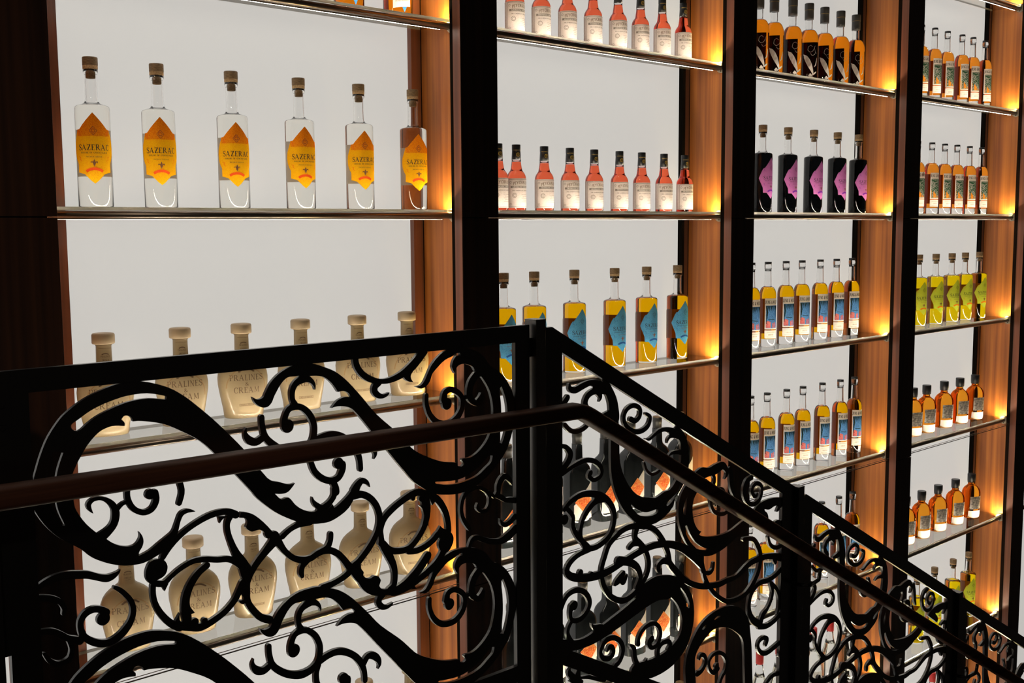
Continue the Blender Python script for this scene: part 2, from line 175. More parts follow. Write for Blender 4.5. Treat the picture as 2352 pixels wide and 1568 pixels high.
IRON = json.loads(r'''{"S1":[["p",[[222,-2622],[-144,-2619],[-415,-2669],[-705,-2770],[-904,-2868],[-1102,-2997],[-1256,-3129],[-1456,-3394],[-1583,-3655],[-1678,-3919],[-1735,-4124],[-1764,-4360],[-1759,-4554],[-1691,-4727],[-1540,-4967],[-1340,-5185],[-1098,-5368],[-968,-5471],[-803,-5639],[-567,-5780],[-368,-5864],[-188,-5913],[19,-5930],[28,-5724],[90,-5634],[122,-5536],[106,-5429],[52,-5338],[60,-5409],[39,-5473],[-34,-5551],[-150,-5566],[-307,-5522],[-439,-5445],[-558,-5342],[-707,-5212],[-780,-5141],[-904,-4995],[-1024,-4796],[-1080,-4632],[-1096,-4185],[-1045,-4017],[-928,-3816],[-788,-3616],[-605,-3442],[-447,-3374],[-313,-3358],[-133,-3385],[-130,-3325],[-184,-3262],[-136,-3205],[-57,-3211],[9,-3264],[25,-3322],[191,-3336],[587,-3439],[942,-3624],[1305,-3861],[1647,-4208],[2257,-4908],[2439,-5139],[2708,-5388],[2983,-5591],[3351,-5789],[3672,-5889],[3972,-5907],[4279,-5845],[4164,-5572],[4009,-5663],[3858,-5654],[3709,-5640],[3591,-5613],[3418,-5529],[3276,-5413],[3137,-5248],[2966,-5251],[2829,-5118],[2998,-5147],[3141,-5120],[3290,-4979],[3146,-4981],[2921,-4893],[2673,-4777],[2225,-4184],[1696,-3604],[1329,-3250],[1017,-2981],[686,-2772]]],["h",[[-1069,-3283],[-1050,-3231],[-940,-3168],[-762,-3059],[-539,-2964],[-314,-2901],[-64,-2851],[305,-2846],[668,-2938],[669,-2970],[634,-2996],[324,-2939],[-92,-2971],[-546,-3118],[-771,-3244],[-916,-3353],[-992,-3358],[-1044,-3329]]],["h",[[-1404,-3670],[-1468,-3843],[-1519,-4159],[-1531,-4401],[-1486,-4538],[-1439,-4644],[-1307,-4940],[-1277,-4972],[-1252,-4968],[-1339,-4738],[-1373,-4580],[-1387,-4426],[-1370,-4183],[-1317,-3953],[-1221,-3707]]],["s",[[3736,-5757,251],[4005,-5794,254],[4251,-5747,228],[4471,-5627,230],[4632,-5468,174],[4746,-5326,160]]],["s",[[4709,-5392,216],[4790,-5272,173],[4903,-5197,131],[5028,-5258,88],[5096,-5364,9]]],["s",[[4219,-5238,142],[4200,-5393,128],[4105,-5509,127],[3981,-5592,155],[3859,-5636,168]]],["s",[[3920,-5620,112],[3773,-5515,111],[3701,-5424,69],[3683,-5330,11]]],["s",[[-762,-4851,7],[-817,-4757,65],[-828,-4677,87],[-755,-4612,74],[-623,-4607,66],[-493,-4670,89],[-398,-4776,112],[-359,-4918,139],[-396,-5092,139],[-496,-5208,151],[-656,-5311,199]]],["s",[[-334,-4855,90],[-240,-4782,67],[-148,-4753,68]]],["s",[[835,-4956,100],[896,-4720,108],[797,-4434,108],[569,-4244,106],[322,-4189,105],[59,-4252,104],[-93,-4418,103],[-136,-4664,103],[-42,-4888,104],[140,-5001,105],[305,-4967,114],[394,-4821,122],[376,-4673,130]]],["d",[284,-4689,97]]],"L":[["s",[[-140,-5861,114],[69,-5849,161],[259,-5796,174],[454,-5697,200],[626,-5592,189],[728,-5471,119],[796,-5296,91],[863,-5167,95],[963,-5126,84],[1061,-5137,53],[1140,-5164,7]]],["s",[[469,-5911,106],[596,-5750,118],[772,-5597,114],[1024,-5446,109],[1329,-5325,117],[1586,-5277,119],[1819,-5295,125],[1973,-5384,152]]],["p",[[1597,-5339],[1630,-5483],[1697,-5413],[1815,-5380]]],["p",[[408,-5921],[502,-5965],[558,-6082],[528,-6205],[453,-6271],[344,-6305],[258,-6367],[190,-6316],[142,-6224],[140,-6096],[205,-5959],[302,-5910]]],["s",[[306,-6355,117],[472,-6393,113],[621,-6297,90],[796,-6194,96],[1047,-6106,102],[1299,-6116,111],[1552,-6178,112],[1784,-6216,121],[1965,-6328,127],[2079,-6477,115],[2126,-6661,123],[2106,-6831,154]]],["p",[[423,-6417],[485,-6542],[563,-6414]]],["s",[[270,-6381,105],[263,-6544,105],[291,-6714,105],[367,-6898,118],[492,-7083,131],[632,-7226,144],[751,-7304,145]]],["p",[[646,-7182],[762,-7027],[750,-7160],[840,-7243]]],["s",[[1344,-6242,123],[1163,-6347,134],[1019,-6506,146],[925,-6676,157],[880,-6857,164],[886,-7027,194],[904,-7199,170]]],["p",[[964,-6950],[1058,-7094],[908,-7109]]],["s",[[776,-7287,145],[949,-7319,195],[1122,-7400,147],[1274,-7391,136],[1482,-7322,130],[1695,-7215,126],[1885,-7052,127],[1998,-6880,141],[2069,-6747,141]]],["d",[1051,-7273,78]],["d",[1252,-7298,59]],["s",[[1869,-5353,151],[1790,-5509,113],[1791,-5679,113],[1849,-5886,121],[1945,-6127,152],[2070,-6351,204],[2169,-6596,257],[2149,-6766,154],[2102,-6954,154]]],["p",[[1964,-7071],[2002,-7142],[2081,-7173],[2163,-7119]]],["s",[[2164,-6741,156],[2237,-6606,144],[2395,-6414,144],[2595,-6228,159],[2783,-6063,214]]],["s",[[2151,-6738,156],[2143,-6938,156],[2163,-7145,131],[2279,-7351,137],[2439,-7532,146],[2632,-7632,161]]],["s",[[-1785,-5983,84],[-1647,-5906,105],[-1457,-5855,127],[-1246,-5854,140],[-1076,-5886,141],[-904,-5924,136],[-732,-6003,122],[-579,-6060,134],[-467,-6047,112],[-374,-6004,63],[-322,-5954,7]]],["s",[[-1803,-6141,125],[-1660,-6165,116],[-1517,-6210,106],[-1394,-6295,96],[-1333,-6420,86],[-1352,-6515,64]]],["s",[[-1792,-6744,105],[-1586,-6766,106],[-1443,-6847,107],[-1300,-6963,108],[-1173,-7019,109],[-1090,-7075,131]]],["s",[[-1259,-7019,108],[-1235,-7171,87],[-1274,-7317,91],[-1384,-7376,97],[-1510,-7367,96],[-1622,-7276,85],[-1708,-7130,53]]],["d",[-668,-6777,118]],["s",[[-619,-6676,156],[-716,-6595,122],[-847,-6563,121],[-980,-6608,121],[-1062,-6723,109],[-1068,-6856,109],[-1021,-7003,121],[-895,-7127,128],[-744,-7207,134],[-588,-7232,135],[-428,-7183,136],[-286,-7082,137],[-164,-6928,115],[-119,-6754,103],[-149,-6585,96],[-257,-6421,91],[-365,-6308,86],[-436,-6259,68]]],["s",[[4695,-5479,174],[4885,-5485,152],[5075,-5585,148],[5233,-5763,149],[5319,-5970,150],[5321,-6163,135],[5268,-6345,135],[5148,-6541,143],[4982,-6726,148],[4784,-6903,147],[4655,-6984,176],[4558,-7071,146],[4367,-7169,133],[4117,-7236,129],[3871,-7278,170]]],["s",[[5362,-6529,135],[5407,-6704,151],[5567,-6960,183],[5679,-7208,153],[5708,-7439,138],[5670,-7627,138],[5550,-7711,153]]],["s",[[5336,-6634,120],[5362,-6529,135],[5350,-6334,135],[5454,-6105,151],[5658,-5949,152],[5896,-5826,147],[6171,-5720,155],[6379,-5691,156],[6553,-5757,158]]],["s",[[5408,-6649,151],[5571,-6821,152],[5805,-6898,138],[6078,-6899,140],[6288,-6772,141],[6467,-6580,142],[6576,-6373,158],[6616,-6124,190],[6567,-5916,221],[6518,-5766,189]]],["p",[[6408,-6001],[6583,-6004],[6614,-6223],[6516,-6225],[6483,-6085]]],["d",[6231,-5806,56]],["d",[6464,-5847,75]],["s",[[6553,-5772,189],[6764,-5836,159],[6975,-6017,161],[7133,-6276,155],[7202,-6520,146],[7217,-6727,147]]],["p",[[7253,-6734],[7343,-6868],[7341,-7014],[7209,-7191],[7063,-7196],[6938,-7077],[6923,-6929],[6996,-6843],[7106,-6792]]],["p",[[6983,-6565],[7054,-6637],[7181,-6690],[7179,-6806],[6961,-6807],[6873,-6688]]],["s",[[7106,-6792,195],[6926,-6742,161],[6781,-6842,144],[6565,-6942,143],[6318,-6991,141],[6076,-6969,124]]],["p",[[6691,-5895],[6759,-6055],[6887,-5944]]],["s",[[7063,-7161,179],[6989,-7261,162],[6842,-7404,161],[6661,-7509,160],[6411,-7626,152],[6129,-7733,144],[5887,-7790,143],[5683,-7799,141],[5550,-7739,153]]],["p",[[5736,-7698],[5850,-7620],[5887,-7796]]],["p",[[4625,-6923],[4830,-6981],[4828,-7076],[4890,-7158],[4872,-7223],[4935,-7292],[5064,-7335],[5162,-7302],[5266,-7345],[5330,-7437],[5281,-7551],[5352,-7637],[5518,-7676],[5548,-7795],[5316,-7740],[5121,-7666],[4929,-7538],[4741,-7357],[4587,-7159],[4528,-7010]]],["s",[[4101,-6183,119],[4081,-6325,125],[3986,-6465,141],[3773,-6527,135],[3591,-6593,133],[3414,-6582,138],[3212,-6500,123],[3016,-6316,122],[2881,-6108,161],[2787,-5962,213]]],["s",[[3531,-6620,125],[3410,-6712,124],[3377,-6835,124],[3398,-6913,94]]],["s",[[3894,-6499,141],[4076,-6524,142],[4257,-6629,138],[4408,-6795,144],[4529,-6956,160],[4653,-7038,176]]],["s",[[3615,-5826,166],[3350,-5840,123],[3145,-5904,108],[2969,-6011,121]]],["p",[[2079,-5348],[2159,-5363],[2320,-5430],[2480,-5560],[2640,-5730],[2802,-5926],[2940,-6043],[2850,-6179],[2682,-6144],[2656,-6088],[2688,-5980],[2618,-5974],[2578,-5907],[2567,-5842],[2472,-5773],[2362,-5772],[2294,-5776],[2214,-5722],[2170,-5664],[2206,-5571],[2168,-5489],[2048,-5454]]],["s",[[7833,-6794,97],[7696,-6611,102],[7619,-6441,102],[7602,-6252,101],[7665,-6046,102],[7826,-5918,97],[8067,-5873,89],[8310,-5969,90],[8452,-6136,90],[8460,-6311,91],[8366,-6453,90],[8202,-6455,90],[8081,-6354,80],[8102,-6264,54]]],["s",[[8433,-6038,72],[8597,-6177,91]]],["s",[[8618,-6180,73],[8723,-6087,128],[8746,-5932,146],[8832,-5802,147],[8959,-5751,138],[9085,-5843,111],[9144,-5933,65],[9163,-6004,7]]],["s",[[8660,-6156,109],[8827,-6233,129],[8953,-6319,111],[9102,-6345,130],[9295,-6395,140]]],["s",[[8783,-6753,18],[8831,-6859,92],[8947,-6913,120],[9096,-6877,130],[9248,-6776,150]]],["s",[[7827,-7216,89],[7909,-7076,107],[8051,-7049,116],[8254,-7137,126],[8501,-7235,137],[8752,-7278,147],[8964,-7240,204],[9137,-7160,206],[9267,-7072,207]]]],"S2":[["p",[[2404,-3145],[2505,-3205],[2628,-3182],[2685,-3090],[2787,-2928],[2958,-2773],[3157,-2668],[3356,-2616],[3586,-2607],[3759,-2617],[3992,-2694],[4287,-2824],[4525,-3001],[4705,-3176],[4978,-3468],[5288,-3822],[5800,-4264],[6062,-4532],[6262,-4726],[6534,-4890],[6846,-5035],[7130,-5134],[7455,-5198],[7508,-5278],[7618,-5309],[7693,-5263],[7621,-5165],[7658,-5136],[7862,-5143],[8089,-5060],[8320,-4889],[8476,-4676],[8577,-4278],[8573,-3984],[8488,-3683],[8357,-3466],[8226,-3308],[8059,-3177],[7967,-3055],[7746,-2978],[7581,-2991],[7489,-3068],[7451,-3168],[7374,-3029],[7402,-2891],[7494,-2786],[7621,-2774],[7604,-2716],[7458,-2727],[7385,-2777],[7169,-2842],[6954,-2990],[6812,-3116],[6739,-3275],[6633,-3375],[6494,-3410],[6351,-3351],[6496,-3333],[6601,-3234],[6708,-3051],[6816,-2895],[6994,-2744],[7173,-2647],[7461,-2601],[7899,-2650],[8271,-2823],[8515,-3104],[8726,-3211],[8958,-3409],[9153,-3694],[9270,-3974],[9283,-4098],[9266,-4408],[9150,-4810],[8981,-5151],[8744,-5396],[8429,-5636],[8094,-5807],[7787,-5896],[7468,-5919],[7160,-5882],[6837,-5806],[6514,-5623],[6247,-5431],[6015,-5172],[5818,-4949],[5625,-4716],[5213,-4240],[4966,-3942],[4783,-3735],[4662,-3629],[4509,-3572],[4327,-3550],[4191,-3568],[4237,-3514],[4346,-3423],[4515,-3377],[4668,-3402],[4609,-3309],[4488,-3249],[4350,-3255],[4220,-3074],[4045,-2928],[3840,-2870],[3636,-2863],[3478,-2835],[3349,-2835],[3179,-2844],[3035,-2954],[2889,-3161],[2816,-3301],[2717,-3376],[2581,-3365],[2449,-3259]]],["h",[[8853,-3608],[8940,-3801],[9006,-4015],[9031,-4276],[9001,-4531],[8929,-4780],[8845,-4955],[8750,-4911],[8807,-4661],[8838,-4355],[8828,-3994],[8791,-3683]]],["h",[[6851,-5559],[6870,-5538],[7088,-5568],[7358,-5594],[7593,-5586],[7791,-5540],[7992,-5464],[8176,-5367],[8340,-5251],[8464,-5183],[8557,-5197],[8514,-5340],[8337,-5455],[8153,-5567],[7970,-5631],[7770,-5661],[7473,-5686],[7202,-5667],[6897,-5591]]],["p",[[8059,-3177],[7889,-3333],[7804,-3524],[7794,-3723],[7881,-3876],[8104,-3988],[8256,-3919],[8296,-3778],[8221,-3683],[8164,-3764],[8068,-3840],[7958,-3713],[7998,-3516],[8113,-3355],[8226,-3308]]],["s",[[4799,-2553,142],[4825,-2743,142],[4945,-2925,138],[5147,-3063,139],[5401,-3141,103],[5661,-3146,119],[5960,-3062,150],[6231,-2924,197],[6439,-2752,199],[6614,-2575,200]]],["p",[[6019,-3094],[6075,-3168],[6174,-3227],[6286,-3246],[6233,-3175],[6221,-3092],[6280,-3011]]],["s",[[5384,-3166,146],[5286,-3236,146],[5268,-3340,146],[5346,-3428,132],[5474,-3469,88],[5589,-3441,59],[5645,-3404,9]]],["s",[[6646,-3575,105],[6643,-3763,112],[6725,-3996,125],[6897,-4184,138],[7109,-4267,140],[7361,-4257,144],[7563,-4125,145],[7665,-3938,130],[7654,-3737,123],[7517,-3594,129],[7337,-3518,128],[7175,-3571,143],[7136,-3736,174]]],["d",[7217,-3829,134]],["s",[[7661,-3743,97],[7846,-3738,91]]],["s",[[3664,-4597,123],[3752,-4816,132],[3925,-4986,139],[4133,-5072,140],[4316,-5036,141],[4412,-4893,156],[4421,-4777,170]]],["d",[4330,-4737,119]],["s",[[4192,-5121,141],[4249,-5235,141],[4262,-5337,141]]],["s",[[3594,-2891,168],[3727,-2963,99],[3799,-3061,57],[3809,-3151,8]]],["s",[[3564,-2897,168],[3383,-2972,133],[3291,-3107,124],[3285,-3290,111],[3341,-3396,125]]],["d",[3157,-3809,138]],["s",[[3100,-3781,165],[3098,-3662,132],[3176,-3498,124],[3310,-3441,133],[3487,-3474,126],[3662,-3627,135],[3761,-3841,136],[3765,-4030,136],[3705,-4201,142],[3551,-4319,155],[3311,-4356,167],[3049,-4280,151],[2822,-4136,150],[2657,-3958,135],[2599,-3734,118],[2594,-3564,113]]],["s",[[2600,-3968,135],[2457,-4031,147],[2306,-3975,159],[2227,-3836,85],[2253,-3723,11]]],["s",[[3766,-4192,156],[3951,-4135,143],[4168,-4114,145],[4385,-4174,152],[4604,-4316,148],[4760,-4499,149],[4851,-4720,126],[4871,-4943,120]]],["s",[[4839,-4549,149],[4956,-4428,135],[5103,-4455,166],[5222,-4573,137],[5253,-4694,76],[5211,-4781,9]]],["s",[[3733,-4263,114],[3668,-4433,119],[3671,-4623,128]]]],"P":[["s",[[11107,-3783,58],[11136,-3901,144],[11318,-3955,166],[11591,-3878,168],[11894,-3828,153],[12201,-3923,258]]],["s",[[12409,-4052,260],[12047,-4049,171],[11793,-4128,161],[11676,-4291,169],[11717,-4437,169],[11869,-4579,128]]],["s",[[12150,-4078,214],[12243,-4231,108],[12186,-4338,22]]],["s",[[12408,-3945,303],[12566,-4140,283],[12698,-4407,329],[12753,-4739,374],[12753,-4884,374]]],["s",[[12567,-4699,175],[12410,-4734,174],[12202,-4744,86]]],["s",[[12740,-4837,332],[12780,-5285,333],[12796,-5953,351],[12895,-6415,434],[13128,-6858,521],[13464,-7235,612],[13943,-7505,725],[14432,-7571,703],[14929,-7402,633]]],["s",[[15320,-5513,270],[15547,-5736,272],[15645,-5991,304],[15668,-6285,350],[15652,-6526,381],[15562,-6803,365],[15377,-7040,348],[15156,-7220,346],[14863,-7386,387],[14429,-7500,558],[14001,-7470,666]]],["h",[[14882,-7503],[14929,-7422],[15194,-7299],[15361,-7207],[15471,-7031],[15505,-7030],[15454,-7150],[15269,-7337],[15048,-7491],[14920,-7531]]],["h",[[13791,-7467],[14002,-7541],[14214,-7556],[14465,-7542],[14537,-7579],[14502,-7644],[14323,-7683],[14003,-7659],[13722,-7560],[13547,-7411],[13409,-7246],[13443,-7229],[13582,-7347]]],["s",[[14003,-5545,29],[14144,-5580,81],[14373,-5483,93],[14587,-5405,111],[14840,-5403,118],[15060,-5467,178],[15283,-5580,240]]],["s",[[14899,-5779,30],[14924,-5699,74],[15026,-5629,83],[15210,-5630,119],[15359,-5687,120]]],["s",[[14958,-6156,36],[15105,-6094,90],[15327,-6103,120],[15553,-6147,152]]],["s",[[13956,-6195,72],[13992,-6294,80],[14063,-6422,81],[14241,-6544,87],[14419,-6549,88],[14580,-6492,88],[14669,-6351,88],[14631,-6179,88],[14521,-5997,132]]],["s",[[14012,-4873,92],[14183,-4987,116],[14099,-5202,139],[13819,-5315,138],[13485,-5271,136],[13211,-5088,134],[13128,-4858,125],[13263,-4654,125],[13536,-4594,127],[13759,-4712,137],[13760,-4898,137],[13594,-5008,136],[13401,-4947,158]]],["s",[[10780,-4345,122],[10950,-4209,156],[11048,-4109,156]]],["s",[[10948,-4781,124],[11143,-4945,125],[11391,-5002,126],[11691,-4929,127],[11869,-4739,149],[11793,-4534,149]]],["s",[[10813,-5909,150],[11051,-5733,177],[11142,-5533,177],[10993,-5350,131],[10816,-5291,100]]],["s",[[10843,-6007,111],[11231,-5868,112],[11657,-5782,124],[12030,-5860,131],[12270,-6072,132],[12251,-6267,117],[11999,-6336,116],[11824,-6220,130],[11874,-6128,146]]],["s",[[10929,-6911,127],[11169,-6739,128],[11595,-6640,156],[12094,-6725,185],[12476,-6925,188],[12735,-7239,163],[12769,-7560,152],[12608,-7889,152],[12222,-8080,150],[11843,-8091,148],[11594,-7907,131],[11502,-7626,130],[11595,-7294,130],[11843,-7033,147],[12094,-6902,159],[12412,-6891,187]]],["s",[[10988,-6879,127],[11228,-7138,128],[11228,-7398,128],[11410,-7695,145],[11781,-8033,147]]],["s",[[11843,-8113,148],[11409,-8176,135],[11105,-8329,154],[11014,-8527,179],[11225,-8705,207],[11656,-8825,210],[12160,-8871,214],[12610,-8837,191],[13137,-8724,177],[13677,-8609,181],[14230,-8538,184],[14799,-8584,176],[15384,-8728,180],[15987,-9046,196],[16455,-9490,187],[16537,-9706,175]]],["d",[11501,-8657,94]],["d",[11906,-8779,69]],["d",[10928,-7168,132]],["s",[[12935,-7908,153],[13333,-7827,156],[13809,-7882,170],[14296,-8036,161],[14653,-8342,163],[14945,-8781,165],[15059,-9187,166]]],["s",[[13067,-7866,154],[12608,-8114,152],[12415,-8434,151],[12287,-8765,151],[12352,-9140,151],[12613,-9518,153],[13076,-9766,167],[13480,-9724,158],[13821,-9525,160],[14096,-9260,161],[14164,-8946,161],[14021,-8588,160],[13812,-8359,159],[13605,-8133,157],[13739,-7744,225]]],["s",[[13812,-8359,159],[13539,-8313,157],[13370,-8388,140]]],["s",[[12938,-8658,248],[13339,-8768,223],[13679,-8981,198],[13819,-9291,171],[13683,-9540,159]]],["s",[[13139,-9023,139],[13019,-9133,221],[12841,-9230,165],[12776,-9283,27]]],["s",[[13006,-9176,138],[13140,-9275,156],[13260,-9119,100]]],["s",[[14577,-9272,129],[14554,-9134,146],[14768,-9062,147],[15059,-9163,148]]],["p",[[11905,-10080],[12030,-10152],[12312,-10204],[12397,-10326],[12255,-10429],[12059,-10357],[12017,-10307],[11919,-10183]]],["s",[[10784,-10389,361],[11209,-10485,275],[11588,-10528,256],[11975,-10494,306],[12397,-10406,359],[12827,-10296,388],[13325,-10159,407],[13925,-9978,466],[14542,-9855,514],[15017,-9904,575]]],["s",[[13908,-9807,557],[14399,-9693,550],[14785,-9731,542],[15220,-9884,582],[15564,-10174,590],[15792,-10519,596],[15880,-10940,532],[15804,-11320,499],[15604,-11613,529],[15244,-11832,556],[14810,-11948,548],[14344,-11972,540],[14038,-11936,503],[13661,-11879,465]]],["h",[[15521,-9967],[15747,-10204],[15906,-10467],[15945,-10610],[15909,-10660],[15813,-10591],[15770,-10435],[15584,-10153]]],["s",[[10800,-9424,135],[10946,-9201,135],[11132,-9092,136],[11400,-9078,149],[11644,-9193,150],[11808,-9388,151],[11836,-9571,145],[11726,-9740,139],[11534,-9849,139],[11318,-9862,137],[11157,-9773,114],[11130,-9612,136],[11184,-9470,205]]],["d",[11270,-9453,126]],["s",[[11183,-9837,114],[11076,-9965,114],[11036,-10109,114],[11102,-10281,137],[11209,-10407,137]]],["s",[[12513,-10978,84],[12598,-10901,145],[12714,-10953,145],[12743,-11102,146],[12599,-11204,145],[12370,-11140,144],[12256,-10988,119],[12313,-10804,131],[12512,-10677,144],[12771,-10695,146],[13005,-10849,147],[13123,-11064,148],[13095,-11261,148],[12978,-11412,147],[12832,-11472,147]]],["s",[[14305,-11134,205],[14197,-11210,192],[14276,-11368,128],[14463,-11387,129],[14619,-11260,130],[14680,-11065,130],[14584,-10851,129],[14363,-10710,128],[14084,-10722,127],[13871,-10832,126],[13751,-11007,126],[13752,-11132,151]]],["s",[[13429,-11076,75],[13571,-11207,150],[13602,-11422,150],[13695,-11655,151],[13879,-11895,152],[14096,-12041,154]]],["s",[[14114,-11637,31],[14062,-11738,128],[14156,-11890,154],[14406,-11983,155],[14721,-11924,183]]],["s",[[15006,-11620,92],[15117,-11522,132],[15003,-11389,132],[14747,-11379,143],[14590,-11506,143],[14592,-11718,143],[14721,-11903,157]]],["s",[[16214,-6908,280],[16448,-6871,345],[16764,-6884,253],[17084,-6846,304],[17408,-6796,226],[17596,-6951,146],[17619,-7082,114],[17507,-7204,19]]],["s",[[16885,-6940,80],[17008,-7060,112],[17023,-7213,122],[16933,-7349,128]]],["p",[[16096,-6791],[15830,-6993],[15531,-7285],[15422,-7558],[15399,-7822],[15448,-8148],[15585,-8469],[15780,-8755],[16093,-9005],[16391,-9235],[16814,-9343],[17242,-9321],[17677,-9220],[17941,-9110],[18293,-9006],[18632,-8810],[18498,-8601],[18243,-8670],[17782,-8801],[17245,-8823],[16719,-8749],[16440,-8676],[16340,-8619],[16437,-8543],[16319,-8490],[16159,-8309],[16058,-8067],[16027,-7814],[16070,-7574],[16184,-7421],[16376,-7256],[16689,-7084]]],["h",[[15806,-7405],[15705,-7535],[15620,-7740],[15634,-7889],[15711,-7933],[15746,-7763],[15762,-7545]]],["h",[[15696,-8245],[15757,-8503],[15973,-8782],[16249,-9020],[15972,-8875],[16346,-9053],[16725,-9153],[16767,-9127],[16470,-8999],[16176,-8806],[16405,-8957],[16167,-8784],[15930,-8513],[15780,-8241]]],["s",[[16860,-7713,112],[16903,-7897,115],[17027,-8071,116],[17232,-8185,117],[17479,-8230,117],[17726,-8173,118],[17806,-8008,119],[17675,-7754,118]]],["s",[[17218,-7473,161],[17382,-7526,195],[17487,-7620,146]]],["s",[[17762,-6952,164],[17831,-7269,197],[17879,-7533,165],[17967,-7754,83]]],["s",[[18856,-7383,153],[18598,-7446,152],[18474,-7659,141],[18524,-7928,141],[18745,-8149,143],[19009,-8210,144],[19271,-8111,138],[19376,-7891,131],[19326,-7697,131],[19124,-7598,130],[18929,-7657,129],[18867,-7804,129],[18958,-7951,130],[19091,-7987,110],[19133,-7928,103]]],["p",[[18949,-8423],[19275,-8244],[19676,-8182],[20131,-8208],[20505,-8300],[20748,-8560],[20634,-8676],[20513,-8573],[20397,-8565],[20261,-8663],[20145,-8655],[20233,-8522],[20301,-8481],[20048,-8462],[19776,-8520],[19526,-8462],[19550,-8519],[19665,-8607],[19737,-8754],[19696,-8881],[19376,-8687]]],["s",[[20514,-8600,162],[20614,-8782,173],[20526,-8956,162],[20438,-9130,180],[20395,-9258,144]]],["s",[[20019,-9037,106],[20248,-8999,143],[20484,-9112,144]]],["s",[[19756,-9376,106],[19854,-9612,127],[20087,-9768,136],[20366,-9798,137],[20598,-9736,138]]],["s",[[18483,-9191,125],[18945,-9270,146],[19185,-9502,183],[19344,-9789,185],[19352,-10075,185],[19233,-10389,185],[18982,-10673,183],[18617,-10898,163],[18162,-10957,143],[17714,-10905,141],[17357,-10709,132],[17049,-10472,138],[16830,-10231,137],[16656,-9975,143],[16567,-9741,142],[16500,-9485,152],[16474,-9213,202]]],["s",[[16610,-9777,102],[16823,-9851,130],[16993,-9781,123],[17041,-9602,96]]],["s",[[14085,-8533,139],[14388,-8519,156],[14773,-8585,142],[15165,-8704,160],[15566,-8865,179],[15976,-9134,198],[16268,-9382,167],[16523,-9624,152],[16632,-9836,142]]],["s",[[14655,-8395,142],[14891,-8725,143],[15011,-8982,144],[15073,-9202,192],[15374,-9502,195],[15700,-9785,164],[16071,-10002,167],[16490,-10166,169],[16916,-10251,171],[17349,-10296,174],[17700,-10267,158],[18146,-10258,143],[18597,-10079,181],[18918,-9981,182],[19339,-9958,185],[19769,-9979,169],[20210,-10087,228],[20509,-10208,230],[20615,-10406,173],[20422,-10567,172],[20081,-10694,159],[19743,-10733,158],[19408,-10713,167],[19126,-10791,166],[18897,-10992,165],[18811,-11255,165],[18841,-11517,183],[19012,-11788,221],[19349,-12017,224]]],["s",[[20113,-10124,227],[20166,-10250,152]]],["s",[[19940,-10864,151],[20241,-11108,138],[20399,-11407,138],[20408,-11702,139],[20315,-11913,58]]],["s",[[19941,-10894,136],[20046,-11149,137],[19957,-11418,137],[19769,-11633,136],[19533,-11776,188],[19443,-11983,187]]],["s",[[19351,-12089,187],[19737,-12174,170],[20174,-12112,161],[20515,-11963,174],[20662,-11853,233]]],["d",[20759,-11759,179]],["s",[[14587,-9262,95],[14623,-9091,120],[14777,-9022,121],[15012,-9072,96]]],["s",[[16039,-13268,440],[16034,-12909,439],[15985,-12441,437],[16042,-12080,404],[16266,-11764,440],[16598,-11500,512],[17023,-11338,519],[17546,-11333,598],[18085,-11496,680],[18502,-11828,618],[18696,-12218,403],[18777,-12667,386],[18816,-13250,388],[18852,-13743,389],[18892,-14425,391]]],["h",[[16512,-11437],[16638,-11361],[16706,-11365],[16703,-11419],[16585,-11470]]],["h",[[17087,-11305],[17194,-11244],[17394,-11240],[17395,-11284],[17217,-11296]]],["s",[[16421,-12294,85],[16483,-12202,119],[16632,-12244,130],[16720,-12405,131],[16660,-12579,138],[16492,-12695,144],[16323,-12714,170]]],["s",[[17246,-12760,211],[17288,-12703,105]]],["s",[[17410,-13316,120],[17517,-13144,121],[17670,-13007,121],[17732,-12772,121],[17615,-12522,121],[17347,-12364,119],[17042,-12363,111],[16873,-12530,104],[16942,-12783,118],[17131,-12912,133],[17313,-12848,141]]],["s",[[19729,-12753,152],[19798,-12612,144],[19601,-12507,136],[19364,-12568,135],[19321,-12758,135],[19518,-12972,151],[19810,-13037,160],[20200,-12968,162],[20594,-12868,164],[20945,-12813,197]]],["s",[[20648,-12972,156],[20503,-13139,140],[20509,-13349,148],[20767,-13539,149]]],["s",[[19790,-14021,138],[20079,-13876,139],[20427,-13894,140],[20835,-14066,158]]]],"P2":[["s",[[11127,-11049,13],[11089,-11161,144],[11211,-11320,177],[11324,-11504,210]]],["s",[[11439,-11179,146],[11401,-11334,178],[11477,-11494,147]]],["s",[[11515,-11422,65],[11824,-11498,99],[12138,-11646,100],[12416,-11756,101]]],["s",[[11117,-11401,32],[11306,-11471,129],[11534,-11538,131]]]]}''')
HSL = -0.555
